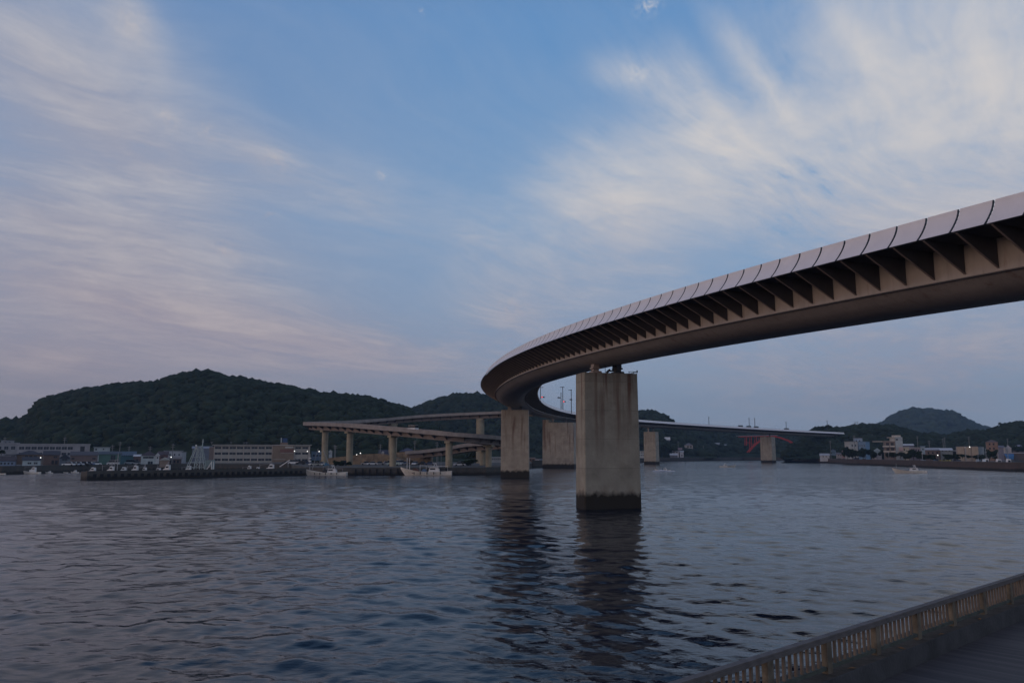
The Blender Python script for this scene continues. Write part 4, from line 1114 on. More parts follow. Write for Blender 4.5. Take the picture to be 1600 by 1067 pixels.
for px in (1507.5, 1518.5):
    x = (gx(px, 425, 5)-xc)*KF; m = MB(); m.box(x-.08, x+.08, -0.12, -0.003, 0, h-.2); m.build('down_pipe', M['dark_metal'], t)
building('warehouse', 1529.2, 1538.3, 698.6, 425.1, 16, 'pale blue grey right side of the beige warehouse, built as its own box', (0.27, .33, .37), ('flat', .25, None), [], 'warehouse', over=0.05)  # right side of the same warehouse, built as a separate bluish box
building('house', 1542.8, 1560.5, 690.5, 520, 9, 'orange brown two storey house above the moored boats on the right', (0.26, .165, .12), ('hip', 1.6, (0.12, .09, .085)), [(2, 1545, 1557, 692.3, 695.2, .42), (2, 1545, 1557, 699, 702, .42)])
building('house', 1561, 1569, 699.0, 540, 7, 'small mauve grey house right of the orange brown house', (0.23, .21, .25), ('gable', 1.3, (0.14, .14, .18)), [])
building('house', 1567.5, 1572, 699.5, 610, 8, 'narrow cream wall house left of the white gable near the blue tarpaulin', (0.42, .38, .33), ('shed', .8, None), [], zb=2.3)
building('house', 1573, 1581, 700.5, 612, 8, 'white gabled house above the blue tarpaulin at far right', (0.44, .41, .40), ('front', 2.3, (0.42, .40, .42)), [], zb=2.3)
building('house', 1584, 1604, 698.0, 640, 9, 'dark tiled house at the right edge of the picture', (0.17, .15, .15), ('hip', 1.8, (0.19, .19, .24)), [], zb=2.3)
building('open_shed', 1569, 1606, 708.0, 604, 9, 'low open shed with a pale roof strip beside the blue tarpaulin', (0.10, .075, .065), ('flat', .5, (0.42, .42, .46)), [], 'shed', zb=2.3)
t = empty('tarpaulin', (gx(1579, 601, 3), 601, 2.3), 0, 'bright blue tarpaulin sheet stretched over a stack at far right', 'tarpaulin')
m = MB(); m.add([(-4.0, 0, 3.8), (3.0, 0, 4.3), (3.2, 1.5, 4.6), (-4.2, 1.5, 4.5), (-2.6, -0.5, 0.4), (2.0, -0.5, 0.7), (0.2, -0.6, 2.2)], [(0,6,1), (0,4,6), (4,5,6), (5,1,6), (0,1,2,3)])
m.build('sheet', M['tarp'], t, fix=False)
m = MB(); m.box(-3.6, 2.6, 0.05, 1.4, 0, 3.9); m.build('stack', paint((0.12, .10, .09)), t)
building('house', 1573.5, 1583, 665.2, 770, 8, 'pale house among the trees on the hilltop at far right', (0.30, .25, .23), ('flat', .5, (0.3, .28, .3)), [(3, 1575, 1582, 666.5, 668.5, .4)], zb=18)
# far middle shore
building('hall', 1237, 1261, 703.5, 900, 14, 'long white hall with dark bays right of the most distant pier', (0.50, .46, .40), ('flat', 1.2, (0.55, .52, .50)), [(3, 1240, 1250.5, 705.5, 710, .6), (2, 1253, 1260, 704.5, 710, .45)], 'building')
building('house', 1039.5, 1047.5, 687.3, 872, 8, 'white roofed house high on the slope right of the tan distant pier', (0.10, .10, .12), ('gable', 3.2, (0.62, .60, .58)), [], zb=14)
building('house', 1047.8, 1056, 689.0, 876, 8, 'dim grey house right of the white roofed house on the far slope', (0.16, .16, .18), ('hip', 2.0, (0.14, .14, .17)), [], zb=14)
building('house', 1070, 1083, 695.5, 868, 9, 'cream two storey house with two dark windows on the far slope', (0.38, .34, .31), ('hip', 2.4, (0.16, .15, .17)), [(2, 1073, 1082, 696.5, 699, .6)], zb=10)
building('house', 1050.5, 1061, 704.5, 846, 9, 'white house with dark balcony openings low on the far middle shore', (0.46, .45, .46), ('flat', .7, None), [(2, 1051, 1060, 705.3, 707.3, .6)])
building('house', 1062.5, 1068.2, 706.0, 844, 9, 'small bright white house beside the balcony house on the far shore', (0.50, .49, .51), ('gable', 1.4, (0.4, .4, .42)), [(1, 1064, 1067, 710.5, 712.5, .7)])
building('house', 1047, 1058.5, 711.0, 832, 8, 'low white roofed boathouse at the water on the far middle shore', (0.16, .16, .18), ('gable', 1.8, (0.45, .46, .48)), [])
building('house', 1060, 1066, 702.0, 856, 8, 'pinkish roofed cottage above the small bright white house', (0.24, .17, .16), ('gable', 1.6, (0.30, .2, .2)), [])
building('house', 1095, 1103, 705.3, 880, 8, 'greyish house near the middle of the far shore', (0.30, .28, .29), ('hip', 1.6, (0.22, .2, .22)), [(2, 1096, 1102, 706.3, 708.3, .4)])
building('house', 1117, 1125, 693.5, 985, 8, 'tiny pale house lost in trees below the far bridge deck', (0.32, .32, .34), ('gable', 1.5, (0.4, .4, .42)), [], zb=14)
building('house', 1132, 1136, 695.5, 985, 6, 'tiny pale hut in trees left of the red arch bridge', (0.34, .34, .35), ('gable', 1.2, (0.4, .4, .42)), [], zb=12)

# ---- red arch bridge
Y = 845
rb = empty('red_arch_bridge', (gx(1190, Y, 12), Y, 2.3), 0, 'bright red steel arch bridge behind the most distant pier', 'bridge')
xr = rb.location.x
def rbp(px, py, yy=0): p = at(px, py, Y); return (p.x-xr, yy, p.z-2.3)
for yy in (-3.0, 3.0):
    pts = [(1168.5, 706.5), (1175, 699), (1182, 692.5), (1190, 687), (1199, 683.5), (1208, 682.3), (1217, 683.2), (1225, 685.8), (1233, 689), (1241, 694), (1248, 700), (1254, 707)]
    m = MB()
    for a, b in zip(pts[:-1], pts[1:]): m.bar(rbp(*a, yy), rbp(*b, yy), 0.9, 0.9)
    m.build('arch_rib', M['red'], rb)
    m = MB(); dk = [(1155, 682.2), (1175, 681.4), (1195, 681.0), (1212, 681.6)]
    for a, b in zip(dk[:-1], dk[1:]): m.bar(rbp(*a, yy), rbp(*b, yy), 0.8, 1.3)
    m.build('deck_beam', M['red'], rb)
    for px, pb in ((1165.3, 696), (1172.5, 702), (1180.5, 694), (1187, 689)):
        m = MB(); m.bar(rbp(px, 682.2, yy), rbp(px, pb, yy), 0.55); m.build('column', M['red'], rb)
m = MB(); A = rbp(1152, 681.0); B = rbp(1214, 680.0); m.loft([[(A[0], -3.8, A[2]-.3), (A[0], -3.8, A[2]+.3), (A[0], 3.8, A[2]+.3), (A[0], 3.8, A[2]-.3)], [(B[0], -3.8, B[2]-.3), (B[0], -3.8, B[2]+.3), (B[0], 3.8, B[2]+.3), (B[0], 3.8, B[2]-.3)]]); m.build('deck', M['steel'], rb)
m = MB(); m.bar(rbp(1166, 691.5, -3), rbp(1172.5, 691.5, -3), 0.4); m.bar(rbp(1172.5, 694, -3), rbp(1180, 694, -3), 0.4); m.build('tie', M['red'], rb)

# ================================================================== BOATS
def hull_mesh(L, B, bowz, midz, sternz, mi=0, deckdrop=0.45):
    """bow towards -x, waterline at z=0"""
    m = MB(); rings = []
    for k in range(13):
        t = k/12.0                                  # 0 bow .. 1 stern
        x = -L/2 + L*t
        sheer = midz + (bowz-midz)*max(0, 1-t/0.55)**2 + (sternz-midz)*max(0, (t-0.6)/0.4)**2
        hb = B/2*(min(1, (t/0.38))**0.62)*(1-0.14*max(0, (t-0.75)/0.25))
        hb = max(hb, 0.03)
        wl = B/2*0.86*(min(1, max(0, t-0.05)/0.42)**0.8); wl = max(wl, 0.02)
        rake = L*0.06*(1-t)**3
        zc = 0.05
        inn = max(0.015, hb-0.16)
        rings.append([(x, -hb, sheer), (x+rake*0.6, -(hb*0.35+wl*0.65), 0.45*sheer), (x+rake*1.5, -wl, zc), (x+rake*1.8, -wl*0.7, -0.5), (x+rake*1.8, wl*0.7, -0.5), (x+rake*1.5, wl, zc), (x+rake*0.6, (hb*0.35+wl*0.65), 0.45*sheer), (x, hb, sheer),
                      (x, inn, sheer), (x, inn*0.97, sheer-deckdrop), (x, -inn*0.97, sheer-deckdrop), (x, -inn, sheer)])
    m.loft(rings); return m
def fishing_boat(px0, px1, Y, label, bow='left', style='trawler', zoff=0.0, rz=0.0, L=None):
    xa = gx(px0, Y, 0); xb = gx(px1, Y, 0); L = L or (xb-xa)*0.97; B = L*0.235
    t = empty('fishing_boat', ((xa+xb)/2, Y, zoff), (0 if bow == 'left' else math.pi)+rz, label, 'boat', 'fishing boats on the harbour')
    bowz, midz, sz = L*0.155, L*0.066, L*0.08
    hull_mesh(L, B, bowz, midz, sz, deckdrop=L*0.03).build('hull', M['hull'], t, smooth=False)
    m = MB(); m.box(L*0.36, L*0.5, -B*0.3, B*0.3, midz*0.75, midz*1.0); m.build('stern_platform', M['white'], t)
    dz = midz-L*0.03
    cx = L*0.14; cw = L*0.085; chh = L*0.115
    m = MB(); m.prism([(cx-cw*1.25, dz), (cx+cw*1.5, dz), (cx+cw*1.35, dz+chh*0.75), (cx+cw*0.9, dz+chh), (cx-cw*0.75, dz+chh), (cx-cw*1.0, dz+chh*0.45)], 'y', -B*0.27, B*0.27)
    cb = m.build('wheelhouse', M['white'], t)
    for sy in (-1, 1):
        m = MB(); y0 = sy*B*0.27; m.box(cx-cw*0.7, cx+cw*0.5, min(y0+sy*0.003, y0+sy*0.03), max(y0+sy*0.003, y0+sy*0.03), dz+chh*0.6, dz+chh*0.86); m.build('window', M['glass'], cb)
    m = MB(); m.box(cx-cw*1.2, cx+cw*1.3, -B*0.32, B*0.32, dz+chh+0.004, dz+chh+0.09); m.build('roof', M['white'], cb)
    # mast with radar
    m = MB(); mh = L*0.20
    m.bar((cx+cw*0.9, 0, dz+chh+.09), (cx+cw*0.5, 0, dz+chh+mh*0.42), .12); m.bar((cx+cw*0.1, -.2, dz+chh+.09), (cx+cw*0.45, 0, dz+chh+mh*0.42), .1); m.bar((cx-cw*0.2, 0, dz+chh+mh*0.36), (cx+cw*0.8, 0, dz+chh+mh*0.36), .12, .16)
    m.build('radar_arch', M['white'], t)
    if style == 'derrick':
        m = MB(); m.bar((-L*0.365, 0, bowz*.6), (-L*0.365, 0, bowz+L*0.34), .15); m.build('foremast', M['steel'], t)
        m = MB()
        for q in (0.10, 0.17, 0.24): m.box(-L*0.395, -L*0.345, -.35, .35, bowz+L*q-.16, bowz+L*q+.16)
        m.build('lamp_boxes', M['white'], t)
        m = MB(); m.bar((-L*0.31, 0.2, dz+L*.1), (-L*0.19, 0.2, bowz+L*0.46), .13); m.build('boom', M['steel'], t)
        m = MB(); m.bar((L*0.075, 0.1, dz+L*.22), (-L*0.07, 0.1, bowz+L*0.43), .15); m.build('boom', M['steel'], t)
        m = MB(); m.prism([(-L*0.06, dz), (L*0.06, dz), (L*0.05, dz+L*0.08), (0, dz+L*.12), (-L*0.05, dz+L*.07)], 'y', -B*.3, B*.3); m.build('net_heap', M['dark_metal'], t)
        m = MB(); m.add([(-L*.05, -.4, dz+L*.18), (L*.08, -.4, dz+L*.2), (L*.09, .5, dz+L*.2), (-L*.04, .5, dz+L*.18), (0.01, 0, dz+L*.27)], [(0,1,4), (1,2,4), (2,3,4), (3,0,4), (3,2,1,0)]); m.build('awning', paint((0.05, .13, .20)), t)
        for x in (-L*.05, L*.07):
            m = MB(); m.bar((x, -.3, dz), (x, -.3, dz+L*.185), .08); m.build('awning_post', M['steel'], t)
        m = MB(); m.bar((L*.24, 0, dz+L*.12), (L*.40, 0, dz+L*.12), .1); m.bar((L*.40, 0, midz), (L*.40, 0, dz+L*.12), .08); m.build('stern_rail', M['steel'], t)
    if style == 'ladder':
        for x in (-L*0.375, -L*0.325):
            m = MB(); m.bar((x, 0, bowz*.5), (x, 0, bowz+L*0.175), .16); m.build('foremast', M['white'], t)
        m = MB()
        for q in (0.05, 0.08, 0.11, 0.14): m.bar((-L*0.375, 0, bowz+L*(q-.02)), (-L*0.325, 0, bowz+L*(q-.02)), .1)
        m.build('rungs', M['dark_metal'], t)
        m = MB(); m.prism([(-L*0.27, dz), (-L*0.13, dz), (-L*0.14, dz+L*0.07), (-L*.2, dz+L*.1), (-L*0.25, dz+L*.08)], 'y', -B*.28, B*.28); m.build('net_heap', paint((0.12, .06, .05)), t)
        m = MB(); m.prism([(-L*0.1, dz), (L*0.02, dz), (L*0.0, dz+L*0.075), (-L*.06, dz+L*.085)], 'y', -B*.28, B*.28); m.build('tarpaulin_cover', paint((0.09, .16, .27)), t)
        m = MB(); m.bar((-L*.12, 0, dz+L*.15), (L*0.42, 0, dz+L*.135), .1); m.bar((-L*.12, 0, dz), (-L*.12, 0, dz+L*.17), .12); m.bar((L*.0, 0, dz), (L*.0, 0, dz+L*.15), .1); m.bar((L*.42, 0, midz), (L*.42, 0, dz+L*.15), .07); m.build('long_boom', M['white'], t)
        for x in (L*.23, L*.29):
            m = MB(); m.bar((x, 0, dz+chh), (x, 0, dz+L*0.40), .07); m.build('antenna', M['steel'], t)
    if style in ('launch', 'trawler'):
        m = MB(); m.bar((-L*0.37, 0, bowz*.6), (-L*0.37, 0, bowz+L*0.13), .12); m.build('foremast', M['steel'], t)
        m = MB(); m.prism([(-L*0.2, dz), (-L*0.02, dz), (-L*0.03, dz+L*0.05), (-L*.17, dz+L*.05)], 'y', -B*.25, B*.25); m.build('deck_gear', M['dark_metal'], t)
        m = MB()
        for x in (-.30, -.2, -.1): m.bar((L*x, -B*.38, midz), (L*x, -B*.38, midz+L*.06), .05)
        m.bar((-L*.3, -B*.38, midz+L*.06), (-L*.1, -B*.38, midz+L*.06), .05); m.build('side_rail', M['steel'], t)
    # fenders along the side
    if style in ('ladder', 'derrick'):
        for x in (-.22, -.1, .03, .16, .29):
            m = MB(); m.cyl((L*x, -B*.5-.1, 0.25), (L*x, -B*.5-.1, midz*.95), .13, .13, 8); m.build('fender', M['rubber'], t)
    return t
fishing_boat(473.5, 543, 251.5, 'moored white fishing boat with two tall booms in front of the first ramp column', style='derrick')
fishing_boat(624.5, 707, 254.5, 'long moored white fishing boat with twin bow masts and a long boom below the ramp', style='ladder')
fishing_boat(1393.5, 1447, 283, 'white fishing boat under way in front of the right breakwater', style='launch')
fishing_boat(1124, 1150.5, 415, 'small white boat with its cabin aft crossing the middle of the channel', bow='right', style='launch')
fishing_boat(1024, 1047, 312, 'small boat throwing spray while speeding left, just right of the distant pier', style='launch', L=6.2)
# wake of the speeding boat
wk = mat('foam', (0.62, .62, .66), 0.9, var=0.3, vscale=1.5)
m = MB(); rg = random.Random(4)
x0 = gx(1035, 311, 0)
for k in range(90):
    x = x0 + rg.uniform(-3.6, 4.4); y = 310.5 + rg.uniform(-1.6, 0.6); s_ = rg.uniform(.12, .45)*(1.1-abs(x-x0)/7)
    z = rg.uniform(0.0, 0.45)*max(0, 1-abs(x-x0+1.5)/3.5)
    m.add([(x-s_*2, y, z+.05), (x+s_*2, y-.2, z+.05), (x+s_, y+.25, z+.08+s_*.7), (x-s_, y+.2, z+.08+s_*.4)], [(0,1,2,3)])
o = m.build('wake', wk, None, fix=False); tag(o, 'white spray and wake round the speeding small boat', None, None, 'stuff')

def small_boat(px0, px1, Y, label, z=0.0, cab=0.6, col='white', mast=0.0, bow='left'):
    xa = gx(px0, Y, 0); xb = gx(px1, Y, 0); L = (xb-xa)*0.96; B = max(1.2, L*0.28)
    t = empty('small_boat', ((xa+xb)/2, Y, z), 0 if bow == 'left' else math.pi, label, 'boat', 'small boats moored in the left harbour' if px0 < 500 else 'boats moored behind the right breakwater')
    if 130 < px0 < 440: t.scale = (1.7, 1.7, 1.55); t.location.z = 0.45
    if px0 > 1500: t.scale = (1.9, 1.9, 1.9); t.location.z = 0.1
    hull_mesh(L, B, L*0.16+.1, L*0.085+.1, L*0.085+.12, deckdrop=.15).build('hull', M['hull'], t)
    dz = L*0.085
    if cab:
        m = MB(); m.prism([(-L*.12, dz-.05), (L*.24, dz-.05), (L*.22, dz+cab*1.25), (L*.06, dz+cab*1.3), (-L*.0, dz+cab*.75), (-L*.1, dz+cab*.6)], 'y', -B*.28, B*.28); cb = m.build('cabin', M['white'], t)
        m = MB(); m.box(L*.05, L*.19, -B*.28-.03, -B*.28-.003, dz+cab*.82, dz+cab*1.08); m.build('window', M['glass'], cb)
    if mast:
        m = MB(); m.bar((-L*.40, 0, dz), (-L*.42, 0, dz+mast*.7), .05); m.bar((-L*.42, 0, dz+mast*.6), (L*.1, 0, dz+mast*.75), .04); m.bar((L*.12, 0, dz+cab), (L*.12, 0, dz+mast), .09); m.bar((L*.02, 0, dz+mast*.8), (L*.2, 0, dz+mast*.8), .07); m.build('mast', M['steel'], t)
    return t
small_boat(-8, 8, 262, 'white skiff cut off by the left edge of the picture', cab=0)
small_boat(35.5, 63, 272, 'white cabin boat moored below the small white house on the left', cab=1.3, mast=2.8)
small_boat(70.5, 82, 276, 'short white boat with a raised bow, second along the left quay wall', cab=.5)
small_boat(110, 122.5, 284, 'white boat with a low cabin moored left of the breakwater end', cab=.6)
small_boat(99, 105.5, 284, 'tiny grey dinghy between two white boats at the left quay wall', cab=0)
small_boat(133.5, 150, 238, 'tan hulled boat with a tall bow showing over the left end of the breakwater', z=.3, cab=.9)
small_boat(162, 179, 244, 'white boat with an aft cabin behind the breakwater under the green warehouse', z=.55, cab=1.0, mast=2.2)
small_boat(179, 184, 243, 'white stern of a boat beside a thin flagpole behind the breakwater', z=.5, cab=.4, mast=4.0)
small_boat(183, 197.5, 246, 'low white boat with a short wheelhouse behind the breakwater, right of the flagpole', z=.45, cab=.9)
small_boat(201, 216, 247, 'white boat with an upright cabin behind the breakwater below the blue shed', z=.45, cab=1.1, mast=2.0)
small_boat(218, 229, 248, 'small white boat behind the breakwater in front of the white two storey house', z=.45, cab=.9, mast=1.8)
small_boat(236, 252, 250, 'pale boat with a bow stand behind the breakwater, left of the blue canopied boat', z=.45, cab=.7)
small_boat(249, 267, 246, 'white boat with a blue canopy behind the breakwater below the beige gable', z=.5, cab=1.2, mast=2.2)
small_boat(270, 281, 252, 'low grey boat behind the breakwater left of the steel tower', z=.4, cab=.5)
small_boat(286, 299, 262, 'white cabin cruiser behind the left foot of the steel tower', z=.6, cab=1.0, mast=1.5)
small_boat(357, 369, 262, 'low white boat behind the breakwater under the left half of the market hall', z=.55, cab=.3)
small_boat(381, 393, 262, 'white boat with a pointed cabin behind the breakwater under the middle of the market hall', z=.6, cab=1.0, mast=1.5)
small_boat(394.5, 406, 262, 'grey white boat immediately right of the pointed cabin boat', z=.55, cab=.8)
small_boat(409, 430, 256, 'larger white working boat with deck gear behind the breakwater', z=.5, cab=1.2, mast=2.3)
# loading conveyor on the quay
t = empty('conveyor', (gx(439, 258, 2), 262.5, 2.3), 0, 'white slanting conveyor ladder standing on the quay right of the working boat', 'conveyor')
for yy in (-.3, .3):
    m = MB(); m.bar((-1.7, yy, .2), (1.4, yy, 2.3), .14, .22); m.build('side_beam', M['white'], t)
m = MB()
for k in range(9): m.bar((-1.5+k*.35, -.3, .33+k*.237), (-1.5+k*.35, .3, .33+k*.237), .06)
m.build('rungs', M['steel'], t)
m = MB(); m.bar((1.0, 0, 0), (1.0, 0, 2.0), .12); m.bar((-1.2, 0, 0), (-1.2, 0, .5), .12); m.build('stand', M['steel'], t)
# boats behind the right breakwater tip
small_boat(1533, 1546, 372, 'grey boat with a tall white wheelhouse behind the right breakwater', z=1.6, cab=1.6, mast=4.5)
small_boat(1549, 1566, 352, 'white trawler with a frame mast behind the tip of the right breakwater', z=1.7, cab=1.5, mast=3.5)
small_boat(1566, 1581, 345, 'white boat with a rounded pale cabin nearest the tip of the right breakwater', z=1.8, cab=1.6, mast=5.2)
for (px, Y, lab) in ((1527, 372, 'upturned grey skiff on the ground below the beige warehouse'), (1537, 366, 'second upturned white skiff, right of the grey one')):
    t = empty('skiff', (gx(px, Y, 3), Y, 3.46), 0.9, lab, 'boat', 'skiffs laid on the right breakwater')
    t.location.y = 344 if px < 1530 else 341; t.location.x = gx(px, t.location.y, 3.5)
    m = hull_mesh(3.4, 1.2, .7, .5, .5, deckdrop=.1); m.v = [(v[0], v[1], -v[2]+.52) for v in m.v]; m.build('hull', M['steel'] if px < 1530 else M['white'], t)

# ================================================================== CARS
CARM = {}
def car_template(kind):
    if kind in CARM: return CARM[kind]
    L, Wd, H = {'car': (4.2, 1.7, 1.45), 'van': (4.4, 1.75, 1.95), 'truck': (4.8, 1.8, 2.1)}[kind]
    prof = {'car': [(-.5, .3), (.5, .3), (.5, .62), (.46, .78), (.30, .84), (-.28, .84), (-.47, .72), (-.5, .55)],
            'van': [(-.5, .3), (.5, .3), (.5, 1.0), (.49, 1.08), (-.36, 1.08), (-.47, .85), (-.5, .6)],
            'truck': [(-.5, .35), (.5, .35), (.5, .9), (-.15, .9), (-.15, 1.1), (-.5, 1.1)]}[kind]
    cab = {'car': [(-.26, .842), (.30, .842), (.21, 1.0*H), (-.13, 1.0*H)], 'van': [(-.35, 1.083), (.48, 1.083), (.46, H), (-.25, H)], 'truck': [(-.48, 1.103), (-.17, 1.103), (-.19, 1.95), (-.42, 1.95)]}[kind]
    b = MB(); b.prism([(x*L, z) for x, z in prof], 'y', -Wd/2, Wd/2)
    if kind == 'truck': b.box(-.12*L, .5*L, -Wd/2, Wd/2, .905, 1.25)
    roof = MB()
    xs = [x*L for x, z in cab]; zt = max(z for x, z in cab)
    b.box(min(x*L for x, z in cab if z == zt), max(x*L for x, z in cab if z == zt), -Wd*.41, Wd*.41, zt+.003, zt+.05)
    g = MB(); g.prism([(x*L, z) for x, z in cab], 'y', -Wd*.44, Wd*.44)
    wv = MB(); wv.cyl((0, -.1, 0), (0, .1, 0), .31, .31, 12)
    def me(mb, nm):
        o = mb.build(nm, M['white']); d = o.data; bpy.data.objects.remove(o); return d
    CARM[kind] = (me(b, 'body'), me(g, 'windows'), me(wv, 'wheel'), L, Wd)
    return CARM[kind]
CARN = {}
def car(px, Y, z, label, kind='car', col=(0.5, .5, .5), rz=0.0, group='cars parked on the quay', x=None):
    bm_, gm_, wm_, L, Wd = car_template(kind)
    t = empty('parked_car' if 'parked' in group else 'road_car', (x if x is not None else gx(px, Y, z), Y, z+.005), rz, label, 'car' if kind == 'car' else kind, group)
    def ch(nm, me, mt, loc=(0, 0, 0)):
        o = bpy.data.objects.new(nm, me); C.objects.link(o); o.parent = t; o.location = loc
        o.material_slots[0].link = 'OBJECT'; o.material_slots[0].material = mt
        return o
    ch('body', bm_, paint(col, 0.35)); ch('windows', gm_, M['glass'])
    for sx in (-.31, .31):
        for sy in (-.5, .5): ch('wheel', wm_, M['rubber'], (sx*L, sy*Wd*.92, .31))
    return t
WC, GC, DC, BC = (0.78, .78, .78), (0.26, .27, .28), (0.03, .03, .035), (0.07, .10, .19)
for (px, Y, kind, col, lab, rz) in (
    (572, 322, 'car', (0.42, .43, .46), 'silver car parked left of the row, right of the second ramp column', 0.05),
    (581.5, 320, 'car', WC, 'white car parked near the lamp post, second from the left in the row', 0.3),
    (592.5, 321, 'car', GC, 'grey car parked midway between the second and third ramp columns', 0.2),
    (603, 322, 'car', (0.36, .36, .40), 'light grey car parked just left of the third ramp column', 0.35),
    (614.5, 300, 'truck', (0.45, .55, .52), 'pale green light truck parked at the foot of the third ramp column', 0.1),
    (624, 318, 'van', WC, 'white van parked just right of the third ramp column', 1.2),
    (633.5, 320, 'car', GC, 'grey car parked behind the twin bow masts', 1.3),
    (648.5, 320, 'car', WC, 'white car parked above the brown net heap', 1.4),
    (660, 318, 'car', DC, 'black car parked in front of the tall retaining wall', 0.1),
    (671, 316, 'car', BC, 'dark blue car parked at the right end of the retaining wall', 0.1),
    (718, 296, 'car', WC, 'white car parked alone right of the fourth round column', 0.2),
    (726, 298, 'car', DC, 'black car parked beside the lone white car under the ramp', 0.3),
    (492, 300, 'car', (0.3, .32, .3), 'grey green car parked behind the mast of the moored boat', 0.1),
    (501, 302, 'car', WC, 'white car half hidden by the first ramp column', 0.0),
    (530, 298, 'car', DC, 'black car parked between the first two ramp columns', 0.1),
    (538, 299, 'van', DC, 'black van parked close to the second ramp column', 0.0),
    (458, 345, 'van', WC, 'white van parked at the right end of the market hall', 0.15),
    (448, 347, 'car', DC, 'black car parked left of the white van at the market hall', 0.2),
    (470, 344, 'car', DC, 'dark car parked right of the white van at the market hall', 0.1),
    (478, 346, 'car', BC, 'navy car parked under the corner of the market hall', 0.1),
    (107, 297, 'car', WC, 'white car parked first from the left below the brown shed', 0.15),
    (114.5, 300, 'car', (0.45, .45, .47), 'silver car parked second from the left below the brown shed', 0.1),
    (121.5, 302, 'car', (0.5, .5, .5), 'pale car parked third from the left below the brown shed', 0.2),
    (131, 306, 'car', DC, 'black car parked fourth from the left below the brown shed', 0.1),
    (138.5, 309, 'car', BC, 'navy blue car parked fifth from the left below the brown shed', 0.1),
    (149, 313, 'car', WC, 'white car parked left of the green warehouse door', 1.2),
    (176.5, 318, 'van', (0.55, .55, .55), 'white van parked in front of the green warehouse', 0.15),
    (203, 338, 'van', (0.40, .42, .45), 'grey van parked in front of the blue green shed', 0.1),
    (213, 338, 'car', (0.45, .46, .48), 'light car parked left of the white two storey house', 0.1),
    (1311, 600, 'car', (0.3, .3, .32), 'grey car parked on the right shore below the pink house', 0.1),
    (1319.5, 592, 'car', WC, 'white car parked on the right shore beside the grey one', 0.1),
    (1337, 545, 'van', WC, 'white van parked below the tall blue house', 0.2),
    (1350, 535, 'car', (0.5, .46, .45), 'pinkish white car parked right of the white van on the right shore', 0.1),
    (1498.5, 420, 'car', (0.45, .47, .5), 'silver car parked at the left foot of the beige warehouse', 0.8),
    (1469, 425, 'truck', (0.55, .42, .05), 'yellow truck parked in front of the long sheds', 0.1),
    (1478, 424, 'truck', (0.60, .48, .04), 'bright yellow loader right of the first yellow truck', 0.1),
    (1462, 424, 'car', BC, 'blue car parked left of the yellow trucks', 0.1),
    (1118, 880, 'car', WC, 'white car parked on the distant seawall in the middle of the far shore', 0.0),
    (1074, 842, 'van', WC, 'white van parked on the far shore below the cottages', 0.0),
    (1091, 852, 'car', WC, 'left of two white cars parked side by side on the far shore', 0.0),
    (1097, 853, 'car', WC, 'right of two white cars parked side by side on the far shore', 0.0)):
    car(px, Y, GZ, lab, kind, col, rz)
# white kei van on the near arm of the ramp
bi = min((i for i in IDX if rp[i].y < 300), key=lambda i: abs(px_of(rp[i]) - 646.5)); p = rp[bi]; d = rp[bi+1]-rp[bi]
car(0, p.y, p.z-0.945, 'small white van driving on the near arm of the ramp', 'van', WC, math.atan2(d.y, d.x), 'cars driving on the bridge and ramp', x=p.x)
for (px, lab) in ((1157, 'dark car driving on the far bridge beside the left pole of a pair'), (1169, 'dark car driving on the far bridge beside the right pole of a pair'), (1180.5, 'dark green roofed car driving on the far bridge above the red arch bridge'), (1228, 'large dark vehicle driving on the far bridge near its right end')):
    s_ = min(np.arange(280, 380, .5), key=lambda s: abs(px_of(bp(s, 0, 0)) - px)); q = bp(s_, 0, -1.3)
    cc_ = car(0, q.y, q.z, lab, 'van', (0.05, .06, .07), bpsi_at(s_), 'cars driving on the bridge and ramp', x=q.x); cc_.scale = (1.25, 1.1, 1.4)

